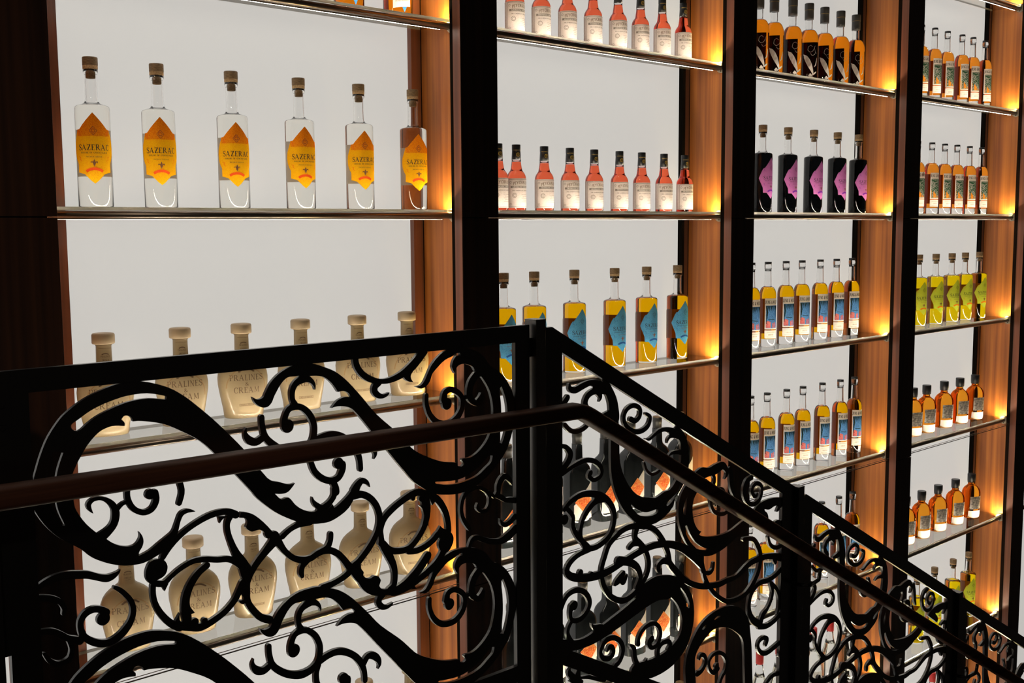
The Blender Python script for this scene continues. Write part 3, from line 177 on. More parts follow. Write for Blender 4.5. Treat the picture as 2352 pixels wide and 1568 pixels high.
# ------------------------------------------------------------------ the display wall: one cabinet unit per bay
POST = {-1: -1.15, 0: 0.0, 1: 1.154, 2: 2.3098, 3: 3.45, 4: 4.60, 5: 5.75}
PW, FACE_IN = 0.127, 0.094
ZS = {2: 1.012, 1: .531, 0: .0415, -1: -.4498, -2: -.9376, -3: -1.4212, -4: -1.912, -5: -2.40}
ZT, ZB, YB, YS = 1.45, -2.75, 0.222, 0.205
SEAM, SEAM2 = -0.952, 0.033
ordn = ['far left', 'first', 'second', 'third', 'fourth', 'fifth']
def cabinet(n):
    """bay n lies between pillar n-1 and pillar n"""
    xl, xr = POST[n-1], POST[n]; fl, fr = xl-0.02, xr-FACE_IN; pl = xr-PW
    c = empty('display_cabinet', (xl, 0, ZB), {0: 'backlit display cabinet barely seen at the extreme left edge behind the railing',
        1: 'backlit cabinet bay nearest the camera, holding clear orange-label and cream bottles', 2: 'backlit cabinet bay holding red bitters, blue-label and black bottles',
        3: 'backlit cabinet bay holding heron, purple-label and blue-picture-label bottles', 4: 'backlit cabinet bay holding green-picture, lime-label and squat amber bottles',
        5: 'backlit cabinet bay cut off by the right edge of the photo'}[n], 'cabinet', 'backlit display cabinets')
    def P(mb, name, m, bevel=0, par=None):
        o = mb.build(name, m, par or c, None if par else (-xl, 0, -ZB), bevel); return o
    P(MB().box(xl-0.03, xr-0.04, YB, YB+0.02, ZB, ZT), 'light_panel', panelm)
    P(MB().box(fl, xl+0.092, YS, YB, ZB, ZT), 'back_frame', wood_e, 0.001)
    if n > 0:
        P(MB().box(xr-0.116 if n > 1 else xr-0.127, fr, YS, YB, ZB, ZT), 'back_frame', frame_d if n > 1 else wood_e, 0.001)
        if n > 1: P(MB().box(xr-0.130, xr-0.116, YS, YB, ZB, ZT), 'shadow_gap', dark)
        P(MB().box(fr, fr+0.022, 0.0372, YB, ZB, ZT), 'side_panel', wood_w, 0.001)
        P(MB().box(fr-0.0015, fr, 0.203, 0.2065, ZB, ZT), 'shadow_gap', dark)
    if n < 5: P(MB().box(xl-0.042, xl-0.02, 0.050, YB, ZB, ZT), 'side_panel', wood_w, 0.001)
    pb = MB()
    for z0, z1 in ((ZB, SEAM-0.0012), (SEAM+0.0012, SEAM2-0.0012), (SEAM2+0.0012, ZT)): pb.box(pl+0.001, xr-0.001, 0.0, 0.030, z0, z1)
    pil = P(pb, 'pillar', wood_d, 0.0008)
    P(MB().box(pl-0.0002, pl+0.002, 0.0008, 0.0300, ZB, ZT), 'pillar_edge', wood_e, 0, pil)
    P(MB().box(pl+0.006, xr-0.01, 0.0302, 0.0495, ZB, ZT), 'pillar_core', dark, 0, pil)
    # sliding glass fronts meeting at a polished joint
    for z0, z1 in ((ZB, SEAM-0.0012), (SEAM+0.0012, SEAM2-0.002), (SEAM2+0.002, ZT)):
        d = P(MB().box(xl-0.006, pl+0.004, 0.0315, 0.0350, z0, z1), 'glass_door', doorg)
    P(MB().box(xl-0.006, pl+0.004, 0.0313, 0.0352, SEAM-0.0008, SEAM+0.0008).box(xl-0.006, pl+0.004, 0.0313, 0.0352, SEAM+0.0062, SEAM+0.0065), 'door_joint', mat_joint)
    return c
mat_joint = mat('joint_edge', lin(92, 80, 70), 0.5)  # own dark tone of the polished glass edges
for n in range(0, 6): cabinet(n)

CONT = {(1, 1): 'six tagged amber bottles', (1, 0): 'six clear orange-label bottles', (1, -1): 'upper row of cream flasks', (1, -2): 'lower row of cream flasks', (1, -3): 'cream flasks at the bottom edge of the photo',
 (2, 1): 'upper row of red bitters', (2, 0): 'lower row of red bitters', (2, -1): 'yellow bottles with blue labels', (2, -2): 'upper row of black bottles', (2, -3): 'lower row of black bottles', (2, -4): 'one cork-topped bottle below the black bottles',
 (3, 1): 'heron-etched bottles', (3, 0): 'black bottles with purple labels', (3, -1): 'upper row of blue-picture-label bottles', (3, -2): 'middle row of blue-picture-label bottles', (3, -3): 'lowest row of blue-picture-label bottles', (3, -4): 'clear bottles with red caps',
 (4, 2): 'nothing in view, at the top right corner', (4, 1): 'upper row of green-picture-label bottles', (4, 0): 'lower row of green-picture-label bottles', (4, -1): 'upper row of lime-label bottles', (4, -2): 'upper row of squat amber bottles', (4, -3): 'lower row of squat amber bottles', (4, -4): 'lower row of lime-label bottles', (4, -5): 'red-capped bottles at the bottom right',
 (5, -2): 'a bottle at the right edge, upper', (5, -3): 'a bottle at the right edge, lower', (0, -3): 'nothing, seen in the slit at the far left'}
PROTO = {}
def shelf(n, s):
    xl, xr = POST[n-1]-0.02, POST[n]-FACE_IN; w = xr-xl; z = ZS[s]
    key = round(w, 4)
    c = empty('glass_shelf', (xl, 0, z), 'glass shelf with steel light rod holding ' + CONT[(n, s)], 'shelf', 'lit glass shelves')
    if key in PROTO:
        for ch in PROTO[key].children: copy_tree(ch, c)
        return c
    MB().box(0.002, w-0.002, 0.0705, 0.2035, 0.006, 0.0135).build('glass_pane', shelfg, c, bevel=0.0006)
    MB().box(0.002, w-0.002, 0.0690, 0.0705, 0.0062, 0.0133).build('glass_edge', edgeg, c)
    MB().box(0.002, w-0.002, 0.2035, 0.2046, 0.0062, 0.0133).build('glass_edge', edgeg, c)
    MB().cyl((0.001, 0.0726, -0.0025), (w-0.001, 0.0726, -0.0025), 0.0078, 24).build('rod', steel, c)
    lb = MB().box(0.006, w-0.0045, 0.0806, 0.0870, -0.0100, 0.0015).box(0.010, w-0.030, 0.0840, 0.0857, -0.0122, -0.0100).box(w-0.045, w-0.0045, 0.0808, 0.0868, 0.0015, 0.0021)  # last box is an added glow piece, brightening the wood beside the rod end
    lb.m = [0, 1, 0, 0, 0, 0, 2, 0, 0, 0, 0, 0, 0, 3, 0, 0, 0, 0]
    lb.build('led_strip', [steel, ledm, leddn, added_end], c)
    for x0, x1 in ((0.0, 0.004), (w-0.004, w)):
        f = MB().cyl((x0, 0.0726, -0.0005), (x1, 0.0726, -0.0005), 0.0185, 28).build('flange', clearp, c)
        xs = x0-0.0007 if x0 > 0.1 else x1
        for dz in (-0.0125, 0.0125): MB().cyl((xs, 0.0726, dz-0.0005), (xs+0.0008, 0.0726, dz-0.0005), 0.002, 10).build('screw', dark, f)
    PROTO[key] = c
    return c
for k in CONT: shelf(*k)
# ------------------------------------------------------------------ lettering (own slab-serif strokes, unit cap height)
GL = {
'S': [[(.62,.80,.07),(.50,.95,.09),(.32,1.0,.08),(.12,.90,.13),(.08,.72,.15),(.25,.57,.17),(.48,.44,.17),(.62,.27,.15),(.56,.08,.12),(.36,0,.08),(.16,.05,.09),(.04,.22,.07)],[(.62,.72,.05),(.62,1.0,.05)],[(.04,.0,.05),(.04,.30,.05)]],
'A': [[(.06,0,.07),(.40,1.0,.07)],[(.38,1.0,.15),(.74,0,.16)],[(.17,.34,.07),(.60,.34,.07)],[(-.06,.02,.06),(.2,.02,.06)],[(.56,.02,.06),(.92,.02,.06)]],
'Z': [[(.04,.97,.08),(.68,.97,.08)],[(.60,.97,.17),(.10,.03,.17)],[(.02,.03,.08),(.70,.03,.08)],[(.05,.76,.05),(.05,1,.05)],[(.68,.0,.05),(.68,.26,.05)]],
'E': [[(.14,0,.16),(.14,1,.16)],[(0,.97,.07),(.62,.97,.07)],[(0,.03,.07),(.64,.03,.07)],[(.14,.52,.07),(.46,.52,.07)],[(.60,.76,.05),(.60,1,.05)],[(.62,0,.05),(.62,.26,.05)]],
'R': [[(.14,0,.16),(.14,1,.16)],[(0,.97,.07),(.40,.97,.08),(.58,.88,.13),(.60,.70,.15),(.50,.54,.10),(.18,.50,.07)],[(.36,.5,.13),(.74,.03,.16)],[(0,.03,.06),(.30,.03,.06)],[(.66,.03,.06),(.86,.03,.06)]],
'C': [[(.66,.76,.08),(.54,.94,.08),(.36,1.0,.08),(.15,.86,.13),(.07,.5,.16),(.15,.14,.13),(.36,0,.08),(.56,.06,.08),(.68,.25,.07)],[(.67,.70,.05),(.67,1.0,.05)]],
'P': [[(.14,0,.15),(.14,1,.15)],[(0,.97,.06),(.40,.97,.07),(.60,.88,.12),(.62,.70,.14),(.52,.53,.09),(.18,.46,.06)],[(0,.03,.06),(.32,.03,.06)]],
'L': [[(.14,0,.15),(.14,1,.15)],[(0,.97,.06),(.30,.97,.06)],[(0,.03,.07),(.60,.03,.07)],[(.58,0,.05),(.58,.28,.05)]],
'I': [[(.14,0,.15),(.14,1,.15)],[(0,.97,.06),(.28,.97,.06)],[(0,.03,.06),(.28,.03,.06)]],
'N': [[(.12,0,.06),(.12,1,.06)],[(.12,1,.15),(.66,0,.13)],[(.68,0,.06),(.68,1,.06)],[(0,.97,.06),(.22,.97,.06)],[(0,.03,.06),(.24,.03,.06)],[(.56,.97,.06),(.80,.97,.06)]],
'M': [[(.12,0,.06),(.16,1,.06)],[(.16,1,.14),(.48,.1,.1)],[(.48,.1,.06),(.80,1,.06)],[(.84,1,.15),(.86,0,.15)],[(0,.03,.06),(.26,.03,.06)],[(.72,.03,.06),(1.0,.03,.06)]],
'H': [[(.14,0,.14),(.14,1,.14)],[(.66,0,.14),(.66,1,.14)],[(.14,.52,.07),(.66,.52,.07)],[(0,.97,.06),(.28,.97,.06)],[(0,.03,.06),(.28,.03,.06)],[(.52,.97,.06),(.8,.97,.06)],[(.52,.03,.06),(.8,.03,.06)]],
'O': [[(.38,1,.07),(.16,.86,.13),(.08,.5,.15),(.16,.14,.13),(.38,0,.07),(.60,.14,.13),(.68,.5,.15),(.60,.86,.13),(.38,1,.07)]],
'U': [[(.14,1,.14),(.14,.35,.14),(.22,.08,.12),(.42,.0,.09),(.60,.1,.07),(.66,.35,.07),(.66,1,.07)],[(0,.97,.06),(.28,.97,.06)],[(.54,.97,.06),(.78,.97,.06)]],
'D': [[(.14,0,.14),(.14,1,.14)],[(0,.97,.06),(.36,.97,.07),(.60,.82,.12),(.68,.5,.15),(.60,.18,.12),(.36,.03,.07),(0,.03,.06)]],
'Y': [[(.06,1,.13),(.38,.48,.13)],[(.72,1,.07),(.38,.48,.07)],[(.38,.48,.14),(.38,0,.14)],[(-.04,.97,.06),(.2,.97,.06)],[(.6,.97,.06),(.84,.97,.06)],[(.24,.03,.06),(.52,.03,.06)]],
'F': [[(.14,0,.15),(.14,1,.15)],[(0,.97,.07),(.60,.97,.07)],[(.14,.50,.07),(.44,.50,.07)],[(0,.03,.06),(.30,.03,.06)]],
'K': [[(.14,0,.14),(.14,1,.14)],[(.62,1,.07),(.18,.46,.07)],[(.28,.58,.12),(.70,0,.14)],[(0,.03,.06),(.28,.03,.06)]],
'T': [[(.34,0,.15),(.34,1,.15)],[(0,.97,.07),(.68,.97,.07)],[(.02,.76,.05),(.02,1,.05)],[(.66,.76,.05),(.66,1,.05)],[(.2,.03,.06),(.48,.03,.06)]],
'Q': [[(.38,1,.07),(.16,.86,.13),(.08,.5,.15),(.16,.14,.13),(.38,0,.07),(.60,.14,.13),(.68,.5,.15),(.60,.86,.13),(.38,1,.07)],[(.42,.16,.1),(.72,-.14,.1)]],
'J': [[(.40,1,.16),(.40,.28,.16),(.30,.04,.12),(.14,-.02,.10),(.02,.12,.10)],[(.22,.97,.07),(.56,.97,.07)]],
'G': [[(.66,.76,.08),(.54,.94,.08),(.36,1.0,.08),(.15,.86,.13),(.07,.5,.16),(.15,.14,.13),(.36,0,.08),(.60,.10,.10),(.64,.40,.14)],[(.50,.42,.06),(.78,.42,.06)]],
'W': [[(.06,1,.13),(.28,0,.12)],[(.28,0,.07),(.46,.8,.07)],[(.46,.9,.13),(.68,0,.12)],[(.68,0,.06),(.88,1,.06)],[(-.04,.97,.06),(.18,.97,.06)],[(.78,.97,.06),(1.0,.97,.06)]],
'V': [[(.06,1,.14),(.38,0,.12)],[(.38,0,.07),(.68,1,.06)],[(-.04,.97,.06),(.2,.97,.06)],[(.56,.97,.06),(.8,.97,.06)]],
'&': [[(.70,.46,.07),(.56,.16,.10),(.32,0,.10),(.10,.12,.12),(.10,.34,.12),(.30,.54,.10),(.46,.74,.09),(.42,.94,.08),(.28,1.0,.08),(.16,.88,.10),(.22,.64,.12),(.48,.28,.13),(.74,.02,.10)]],
"'": [[(.08,1,.11),(.04,.76,.06)]], ' ': [],
}
def stroke_quads(pts):
    """variable-width polyline -> list of quads"""
    n = len(pts); L = []; R = []
    for i, (x, y, w) in enumerate(pts):
        a = pts[max(0, i-1)]; b = pts[min(n-1, i+1)]; dx, dy = b[0]-a[0], b[1]-a[1]; l = math.hypot(dx, dy) or 1
        L.append((x-dy/l*w/2, y+dx/l*w/2)); R.append((x+dy/l*w/2, y-dx/l*w/2))
    return [[L[i], R[i], R[i+1], L[i+1]] for i in range(n-1)]
def text_quads(s, cx, cy, h, width=None, bold=1.0, arc=0.0):
    adv = 0; out = []
    for ch in s:
        g = GL[ch]; wch = max([p[0] for st in g for p in st] or [.3])
        for st in g: out += [[(x+adv, y) for x, y in q] for q in stroke_quads([(x, y, w*bold) for x, y, w in st])]
        adv += wch + 0.16
    adv -= 0.16; k = (width/adv) if width else h
    return [[(cx+(x-adv/2)*k, cy+(y-.5)*h - arc*((x/adv-.5)*2)**2) for x, y in q] for q in out]
FLEUR = [[(0,-.5,.1),(0,-.1,.10),(-.02,.1,.26),(0,.3,.22),(0,.5,.02)],[(-.06,-.12,.08),(-.22,.12,.16),(-.42,.12,.13),(-.44,-.05,.04)],[(.06,-.12,.08),(.22,.12,.16),(.42,.12,.13),(.44,-.05,.04)],[(-.2,-.14,.08),(.2,-.14,.08)],[(-.04,-.2,.1),(-.16,-.36,.06)],[(.04,-.2,.1),(.16,-.36,.06)]]
def fleur(cx, cy, s): return [[(cx+x*s, cy+y*s) for x, y in q] for st in FLEUR for q in stroke_quads(st)]
def line(x0, y0, x1, y1, w, n=6): return stroke_quads([(x0+(x1-x0)*i/n, y0+(y1-y0)*i/n, w) for i in range(n+1)])
def arcline(cx, cy, r, a0, a1, w, n=10, ry=None):
    ry = ry or r; return stroke_quads([(cx+r*math.cos(math.radians(a0+(a1-a0)*i/n)), cy+ry*math.sin(math.radians(a0+(a1-a0)*i/n)), w) for i in range(n+1)])
def cylmap(r, off):
    return lambda x, z: ((r+off)*math.sin(x/r), -(r+off)*math.cos(x/r), z)
def printed(name, quads, fn, m, parent):
    mb = MB()
    for q in quads: mb.add([fn(x, z) for x, z in q], [(0, 1, 2, 3)])
    return mb.build(name, m, parent)
def label_mesh(outline, fn, n=18):
    """outline: (z, half-width) from bottom to top -> wrapped sheet"""
    mb = MB(); rows = []; vs = []; fs = []
    zs = []
    for (z0, w0), (z1, w1) in zip(outline, outline[1:]):
        k = max(1, int(abs(z1-z0)/0.008))
        for i in range(k): zs.append((z0+(z1-z0)*i/k, w0+(w1-w0)*i/k))
    zs.append(outline[-1])
    for z, w in zs:
        for i in range(n+1): vs.append(fn(-w+2*w*i/n, z))
    for r in range(len(zs)-1):
        for i in range(n): a = r*(n+1)+i; fs.append((a, a+1, a+n+2, a+n+1))
    return mb.add(vs, fs, 0, True)

# ------------------------------------------------------------------ bottle materials
cork = noise_col(mat('cork', lin(176, 142, 100), 0.85), lin(150, 118, 80), lin(192, 158, 114), (1, 1, 1), 400)
cork_top = noise_col(mat('stopper_wood', lin(122, 96, 62), 0.6), lin(92, 70, 44), lin(136, 108, 72), (1, 1, 8), 150)
black_p = mat('black_cap_plastic', (0.008, 0.009, 0.01, 1), 0.35)
grey_cap = mat('grey_foil_cap', lin(62, 60, 56), 0.4); redcap = mat('red_wax_cap', lin(190, 50, 48), 0.45)
ink = mat('black_ink', lin(30, 24, 18), 0.8); inkb = mat('brown_ink', lin(92, 70, 44), 0.8); inkg = mat('grey_ink', lin(112, 104, 96), 0.8)
gold = mat('gold_ink', lin(170, 140, 60), 0.5); redink = paper('red_ink', lin(238, 92, 40)); bluei = paper('navy_ink', lin(40, 84, 140)); purpi = paper('violet_ink', lin(130, 50, 170))
etch = paper('etched_glass_ink', lin(150, 144, 138), 0.3); orangei = paper('orange_ink', lin(226, 120, 24)); whitei = paper('white_ink', lin(236, 232, 224)); inkf = mat('fleur_ink', lin(110, 66, 40), 0.8)
yel_l = paper('orange_label_paper', lin(250, 190, 20), 0.45, (lin(240, 158, 24), 480, 0.12))
yel_t = paper('orange_label_top_paper', lin(240, 158, 30), 0.45, (lin(226, 126, 24), 420, 0.16))
blue_l = paper('blue_label_paper', lin(96, 170, 212), 0.35, (lin(62, 124, 170), 560, 0.14))
purp_l = paper('purple_label_paper', lin(205, 124, 190), 0.3, (lin(190, 104, 172), 480, 0.10))
lime_l = paper('lime_label_paper', lin(196, 206, 62), 0.4, (lin(168, 182, 56), 480, 0.10))
grey_l = paper('antique_label_paper', lin(212, 207, 202), 0.35, (lin(186, 175, 165), 600, 0.10))
white_l = paper('white_label_paper', lin(232, 224, 212), 0.3)
back_l = paper('back_label_paper', lin(216, 206, 190), 0.35); back_b = paper('brown_back_label', lin(134, 92, 58), 0.3); backd = paper('dark_back_label', lin(20, 20, 22), 0.0)
sky_l = paper('blue_picture', lin(104, 160, 218), 0.3, (lin(80, 130, 190), 200, 0.12)); leafd = paper('dark_leaf_print', lin(40, 62, 60)); pinkf = paper('pink_flower_print', lin(240, 160, 150), 0.3, (lin(206, 90, 92), 420, 0.2))
grn_l = paper('foliage_picture', lin(184, 178, 170), 0.3, (lin(70, 100, 76), 190, 0.16)); orf = paper('orange_flower_print', lin(246, 186, 60), 0.3, (lin(226, 120, 40), 300, 0.2)); grnd = paper('green_leaf_print', lin(52, 92, 64))
oran_l = paper('orange_diamond_paper', lin(250, 176, 96), 0.3, (lin(240, 110, 70), 200, 0.14)); silver = noise_col(mat('pewter_label', lin(110, 102, 94), 0.45, 0.6), lin(80, 74, 68), lin(150, 140, 130), (1, 1, 1), 90)
tan_cap = mat('tan_cap_plastic', lin(166, 144, 114), 0.5)
cream = bpy.data.materials.new('cream_glass'); cream.use_nodes = True
_t, _N, _L = nt(cream); _b = _N['Principled BSDF']; _b.inputs['Base Color'].default_value = lin(176, 160, 130); _b.inputs['Roughness'].default_value = 0.12
_tl = _N.new('ShaderNodeBsdfTranslucent'); _tl.inputs[0].default_value = lin(196, 178, 148); _mx = _N.new('ShaderNodeMixShader'); _mx.inputs[0].default_value = 0.55
_L.new(_b.outputs[0], _mx.inputs[1]); _L.new(_tl.outputs[0], _mx.inputs[2]); _L.new(_mx.outputs[0], _N['Material Output'].inputs[0])
def liq(name, c, ior=1.36): return glass(name, c, ior)
L_clear = tint('clear_liquor', (1.0, 0.995, 0.97, 1)); L_red = tint('red_bitters_liquid', (1.0, 0.42, 0.28, 1)); L_yel = tint('golden_liquid', (1.0, 0.72, 0.03, 1))
L_dark = tint('near_black_liquid', (0.05, 0.055, 0.06, 1)); L_amb = tint('amber_liquid', (0.97, 0.52, 0.09, 1)); L_or = tint('orange_liquid', (1.0, 0.58, 0.17, 1)); L_lime = tint('yellow_liquid', (1.0, 0.85, 0.06, 1))
amber_g = glass('amber_glass', (1.0, 0.62, 0.16, 1), 1.42)
dkglass = mat('dark_bottle_glass', (0.012, 0.014, 0.015, 1), 0.08, 0, 0.6)

BOT = {}
def bottle(kind, outer, wall, fill, liquid, base=0.006, seg=36, gl=None):
    """outer: (r,z) profile; inner = outer - wall; liquid fills it to height fill"""
    root = empty('bottle')
    def rad(z):
        for (r0, z0), (r1, z1) in zip(outer, outer[1:]):
            if z0 <= z <= z1: return r0+(r1-r0)*((z-z0)/(z1-z0) if z1 > z0 else 0)
        return outer[-1][0]
    cav = [(rad(fill)-wall, fill)] + [(r-wall, z) for r, z in outer if z > fill+0.001]
    prof = [(0.0004, 0.0012)] + outer + cav[::-1] + [(0.0004, fill)]
    MB().lathe(prof, seg).build('glass_body', gl or clear, root)
    if liquid:
        lp = [(0.0004, base), (rad(base)*0.9-wall, base), (rad(base+.002)-wall*.8, base+.002)] + [(r-wall*.8, z) for r, z in outer if base+.003 < z < fill-.001] + [(rad(fill)-wall*1.05, fill-.0005), (0.0004, fill-.0005)]
        MB().lathe(lp, seg).build('liquid', liquid, root)
    return root
def cyl_profile(R, hs, rn, h1, htop, dome=0.0, chamf=0.003, lip=0.0):
    """body radius R to height hs, shoulder to neck radius rn at h1, neck to htop"""
    p = [(R-chamf, 0.0), (R-chamf*0.3, chamf*0.35), (R, chamf)]
    p += [(R, hs*0.5), (R, hs)]
    n = 8
    for i in range(1, n+1):
        a = math.pi/2*i/n
        if dome: p.append((rn+(R-rn)*math.cos(a)**dome, hs+(h1-hs)*math.sin(a)))
        else: p.append((R-(R-rn)*(1-math.cos(a))*1.0, hs+(h1-hs)*(math.sin(a)*0.55+0.45*i/n)))
    p += [(rn*0.96, h1+0.012), (rn*0.94, htop-0.006), (rn*1.03, htop-0.004), (rn*1.03, htop)]
    return p
OGEE = [(.0496,.0005),(.056,.008),(.0689,.0204),(.0700,.0245),(.0729,.0366),(.091,.0366),(.098,.0415),(.105,.0452),(.1115,.0475),(.123,.0490),(.134,.0475),(.140,.0450),(.148,.0415),(.159,.0366),(.1614,.0366),(.1625,.0300),(.165,.0275),(.172,.0215),(.180,.0145),(.188,.0075),(.196,.0005)]
DIAM = [(.050,.0005),(.0689,.0190),(.0705,.0200),(.0710,.0330),(.090,.0345),(.0905,.0350),(.1225,.0490),(.1540,.0350),(.1545,.0330),(.1580,.0330),(.1590,.0275),(.196,.0005)]
def stopper(root, r, z0, zc, zt, m1=cork, m2=cork_top, rt=1.2):
    MB().lathe([(r*0.72, z0-0.009), (r*0.86, z0-0.007), (r*0.86, z0), (r*1.05, z0+0.0002), (r*1.1, z0+0.004), (r*1.1, zc)], 24).build('cork', m1, root)
    MB().lathe([(r*rt*0.97, zc), (r*rt, zc+0.0015), (r*rt, zt-0.0015), (r*rt*0.95, zt)], 24).build('stopper_cap', m2, root)
def saz(kind, liquid, lab, labtop, outline, bandm, fillh=.2125, back=True):
    R = .0355
    pr_ = [(R-.003, 0), (R-.0009, .001), (R, .003), (R, .1), (R, .2055), (R*.992, .2085), (R*.965, .2108), (R*.90, .2128), (R*.75, .2145), (R*.58, .2163), (.0165, .2185), (.0142, .2220), (.0131, .2280), (.0127, .250), (.0126, .2770), (.0128, .2785), (.0149, .2795), (.0150, .2885)]
    root = bottle(kind, pr_, .0026, fillh, liquid)
    MB().lathe([(.0088, .2700), (.0098, .2715), (.0098, .2884), (.0149, .2887), (.0152, .2900), (.0152, .2965)], 24).build('cork', cork, root)
    MB().lathe([(.0153, .2966), (.0156, .2975), (.0156, .3125), (.0148, .3140)], 24).build('stopper_cap', cork_top, root)
    f = cylmap(R, .0005); lb = label_mesh(outline, f).build('front_label', lab, root)
    if labtop:
        up_ = [(z, w-.0004) for z, w in outline if z >= .150]; up_[0] = (.148, .036); label_mesh(up_, cylmap(R, .0007)).build('label_pattern', labtop, lb)
    g = cylmap(R, .0010)
    printed('lettering', text_quads('SAZERAC', 0, .1245, .0118, .064) + text_quads('HOUSE OF COCKTAILS', 0, .1135, .0030, .054, 1.2), g, ink, lb)
    printed('small_lettering', text_quads('PREMIUM LIQUEUR' if lab == yel_l else 'PREMIUM LIQUEUR', 0, .1050, .0024, .032, 1.2) + fleur(0, .0925, .0145), g, inkf, lb)
    printed('banner', arcline(0, .0640, .0215, 40, 140, .0058, 12, .0160), g, bandm, lb)
    printed('medallion', line(0, .168, .0075, .159, .0008, 2) + line(.0075, .159, 0, .150, .0008, 2) + line(0, .150, -.0075, .159, .0008, 2) + line(-.0075, .159, 0, .168, .0008, 2) + arcline(0, .159, .0035, 0, 360, .0008, 12), g, inkf if lab == yel_l else ink, lb)
    sw = []
    for sx in (-1, 1):
        for zz in (.152, .100): sw += stroke_quads([(sx*.033, zz+.006, .0004), (sx*.029, zz+.004, .0012), (sx*.030, zz-.001, .0010), (sx*.025, zz-.004, .0004)])
    printed('scroll_print', sw, g, redink if lab == yel_l else bandm, lb)
    if back: label_mesh([(.068, .034), (.164, .034)], lambda x, z: (-f(x, z)[0], -f(x, z)[1], z)).build('back_label', back_l if lab == yel_l else back_b, root)
    return root
def k_bitters(kind):
    R = .0277; out = [(R-.0025, 0), (R-.0007, .001), (R, .003), (R, .05), (R, .091), (R*.985, .0965), (R*.93, .1015), (R*.84, .1065), (R*.72, .1110), (R*.63, .1145), (R*.575, .121), (.0140, .134), (.0128, .147), (.0112, .170), (.0112, .180)]
    root = bottle(kind, out, .002, .1385, L_red, .005)
    MB().lathe([(.0136, .1445), (.0128, .160), (.0122, .1715), (.0126, .172), (.0126, .186), (.0120, .187)], 24).build('cap', black_p, root)
    cp = root.children[-1]
    e = lambda x, z: cylmap(.0131, .0002)(x, z)
    printed('cap_emblem', arcline(0, .1585, .0052, 0, 360, .0011, 14) + text_quads('P', 0, .1585, .0062, .0040), e, gold, cp)
    printed('cap_seam', line(-.016, .1712, .016, .1712, .0008, 10), lambda x, z: cylmap(.0127, .0003)(x, z), gold, cp)
    f = cylmap(R, .0004); lb = label_mesh([(.0078, .056), (.091, .056)], f, 30).build('front_label', grey_l, root)
    g = cylmap(R, .0008)
    printed('lettering', text_quads("PEYCHAUD'S", .004, .0795, .0085, .052, 1.25, .004), g, inkb, lb)
    printed('banner', line(-.030, .0665, .040, .0665, .0062, 16), g, inkg, lb)
    printed('banner_lettering', text_quads('AROMATIC COCKTAIL', .004, .0665, .0034, .056, 1.1), g, whitei, lb)
    printed('small_lettering', text_quads('THE AMERICAN AROMATIC', .004, .0565, .0026, .058, 1.3), g, ink, lb)
    printed('border', line(-.0365, .011, -.0365, .088, .0011, 2) + line(.044, .011, .044, .088, .0011, 2) + line(-.036, .0115, .044, .0115, .0009, 14) + line(-.036, .0885, .044, .0885, .0011, 14) + line(-.050, .008, -.050, .0905, .0008, 2), g, inkg, lb)
    printed('medallion', arcline(-.018, .043, .0062, 0, 360, .0012, 14) + arcline(-.018, .043, .0035, 20, 330, .0010, 10) + arcline(-.030, .080, .003, 0, 360, .001, 8) + arcline(-.030, .018, .003, 0, 360, .001, 8), g, inkg, lb)
    printed('fine_print', [q for k in range(5) for q in line(.002+.004*(k % 2), .045-.005*k, .038, .045-.005*k, .0007, 8)], g, inkg, lb)
    return root
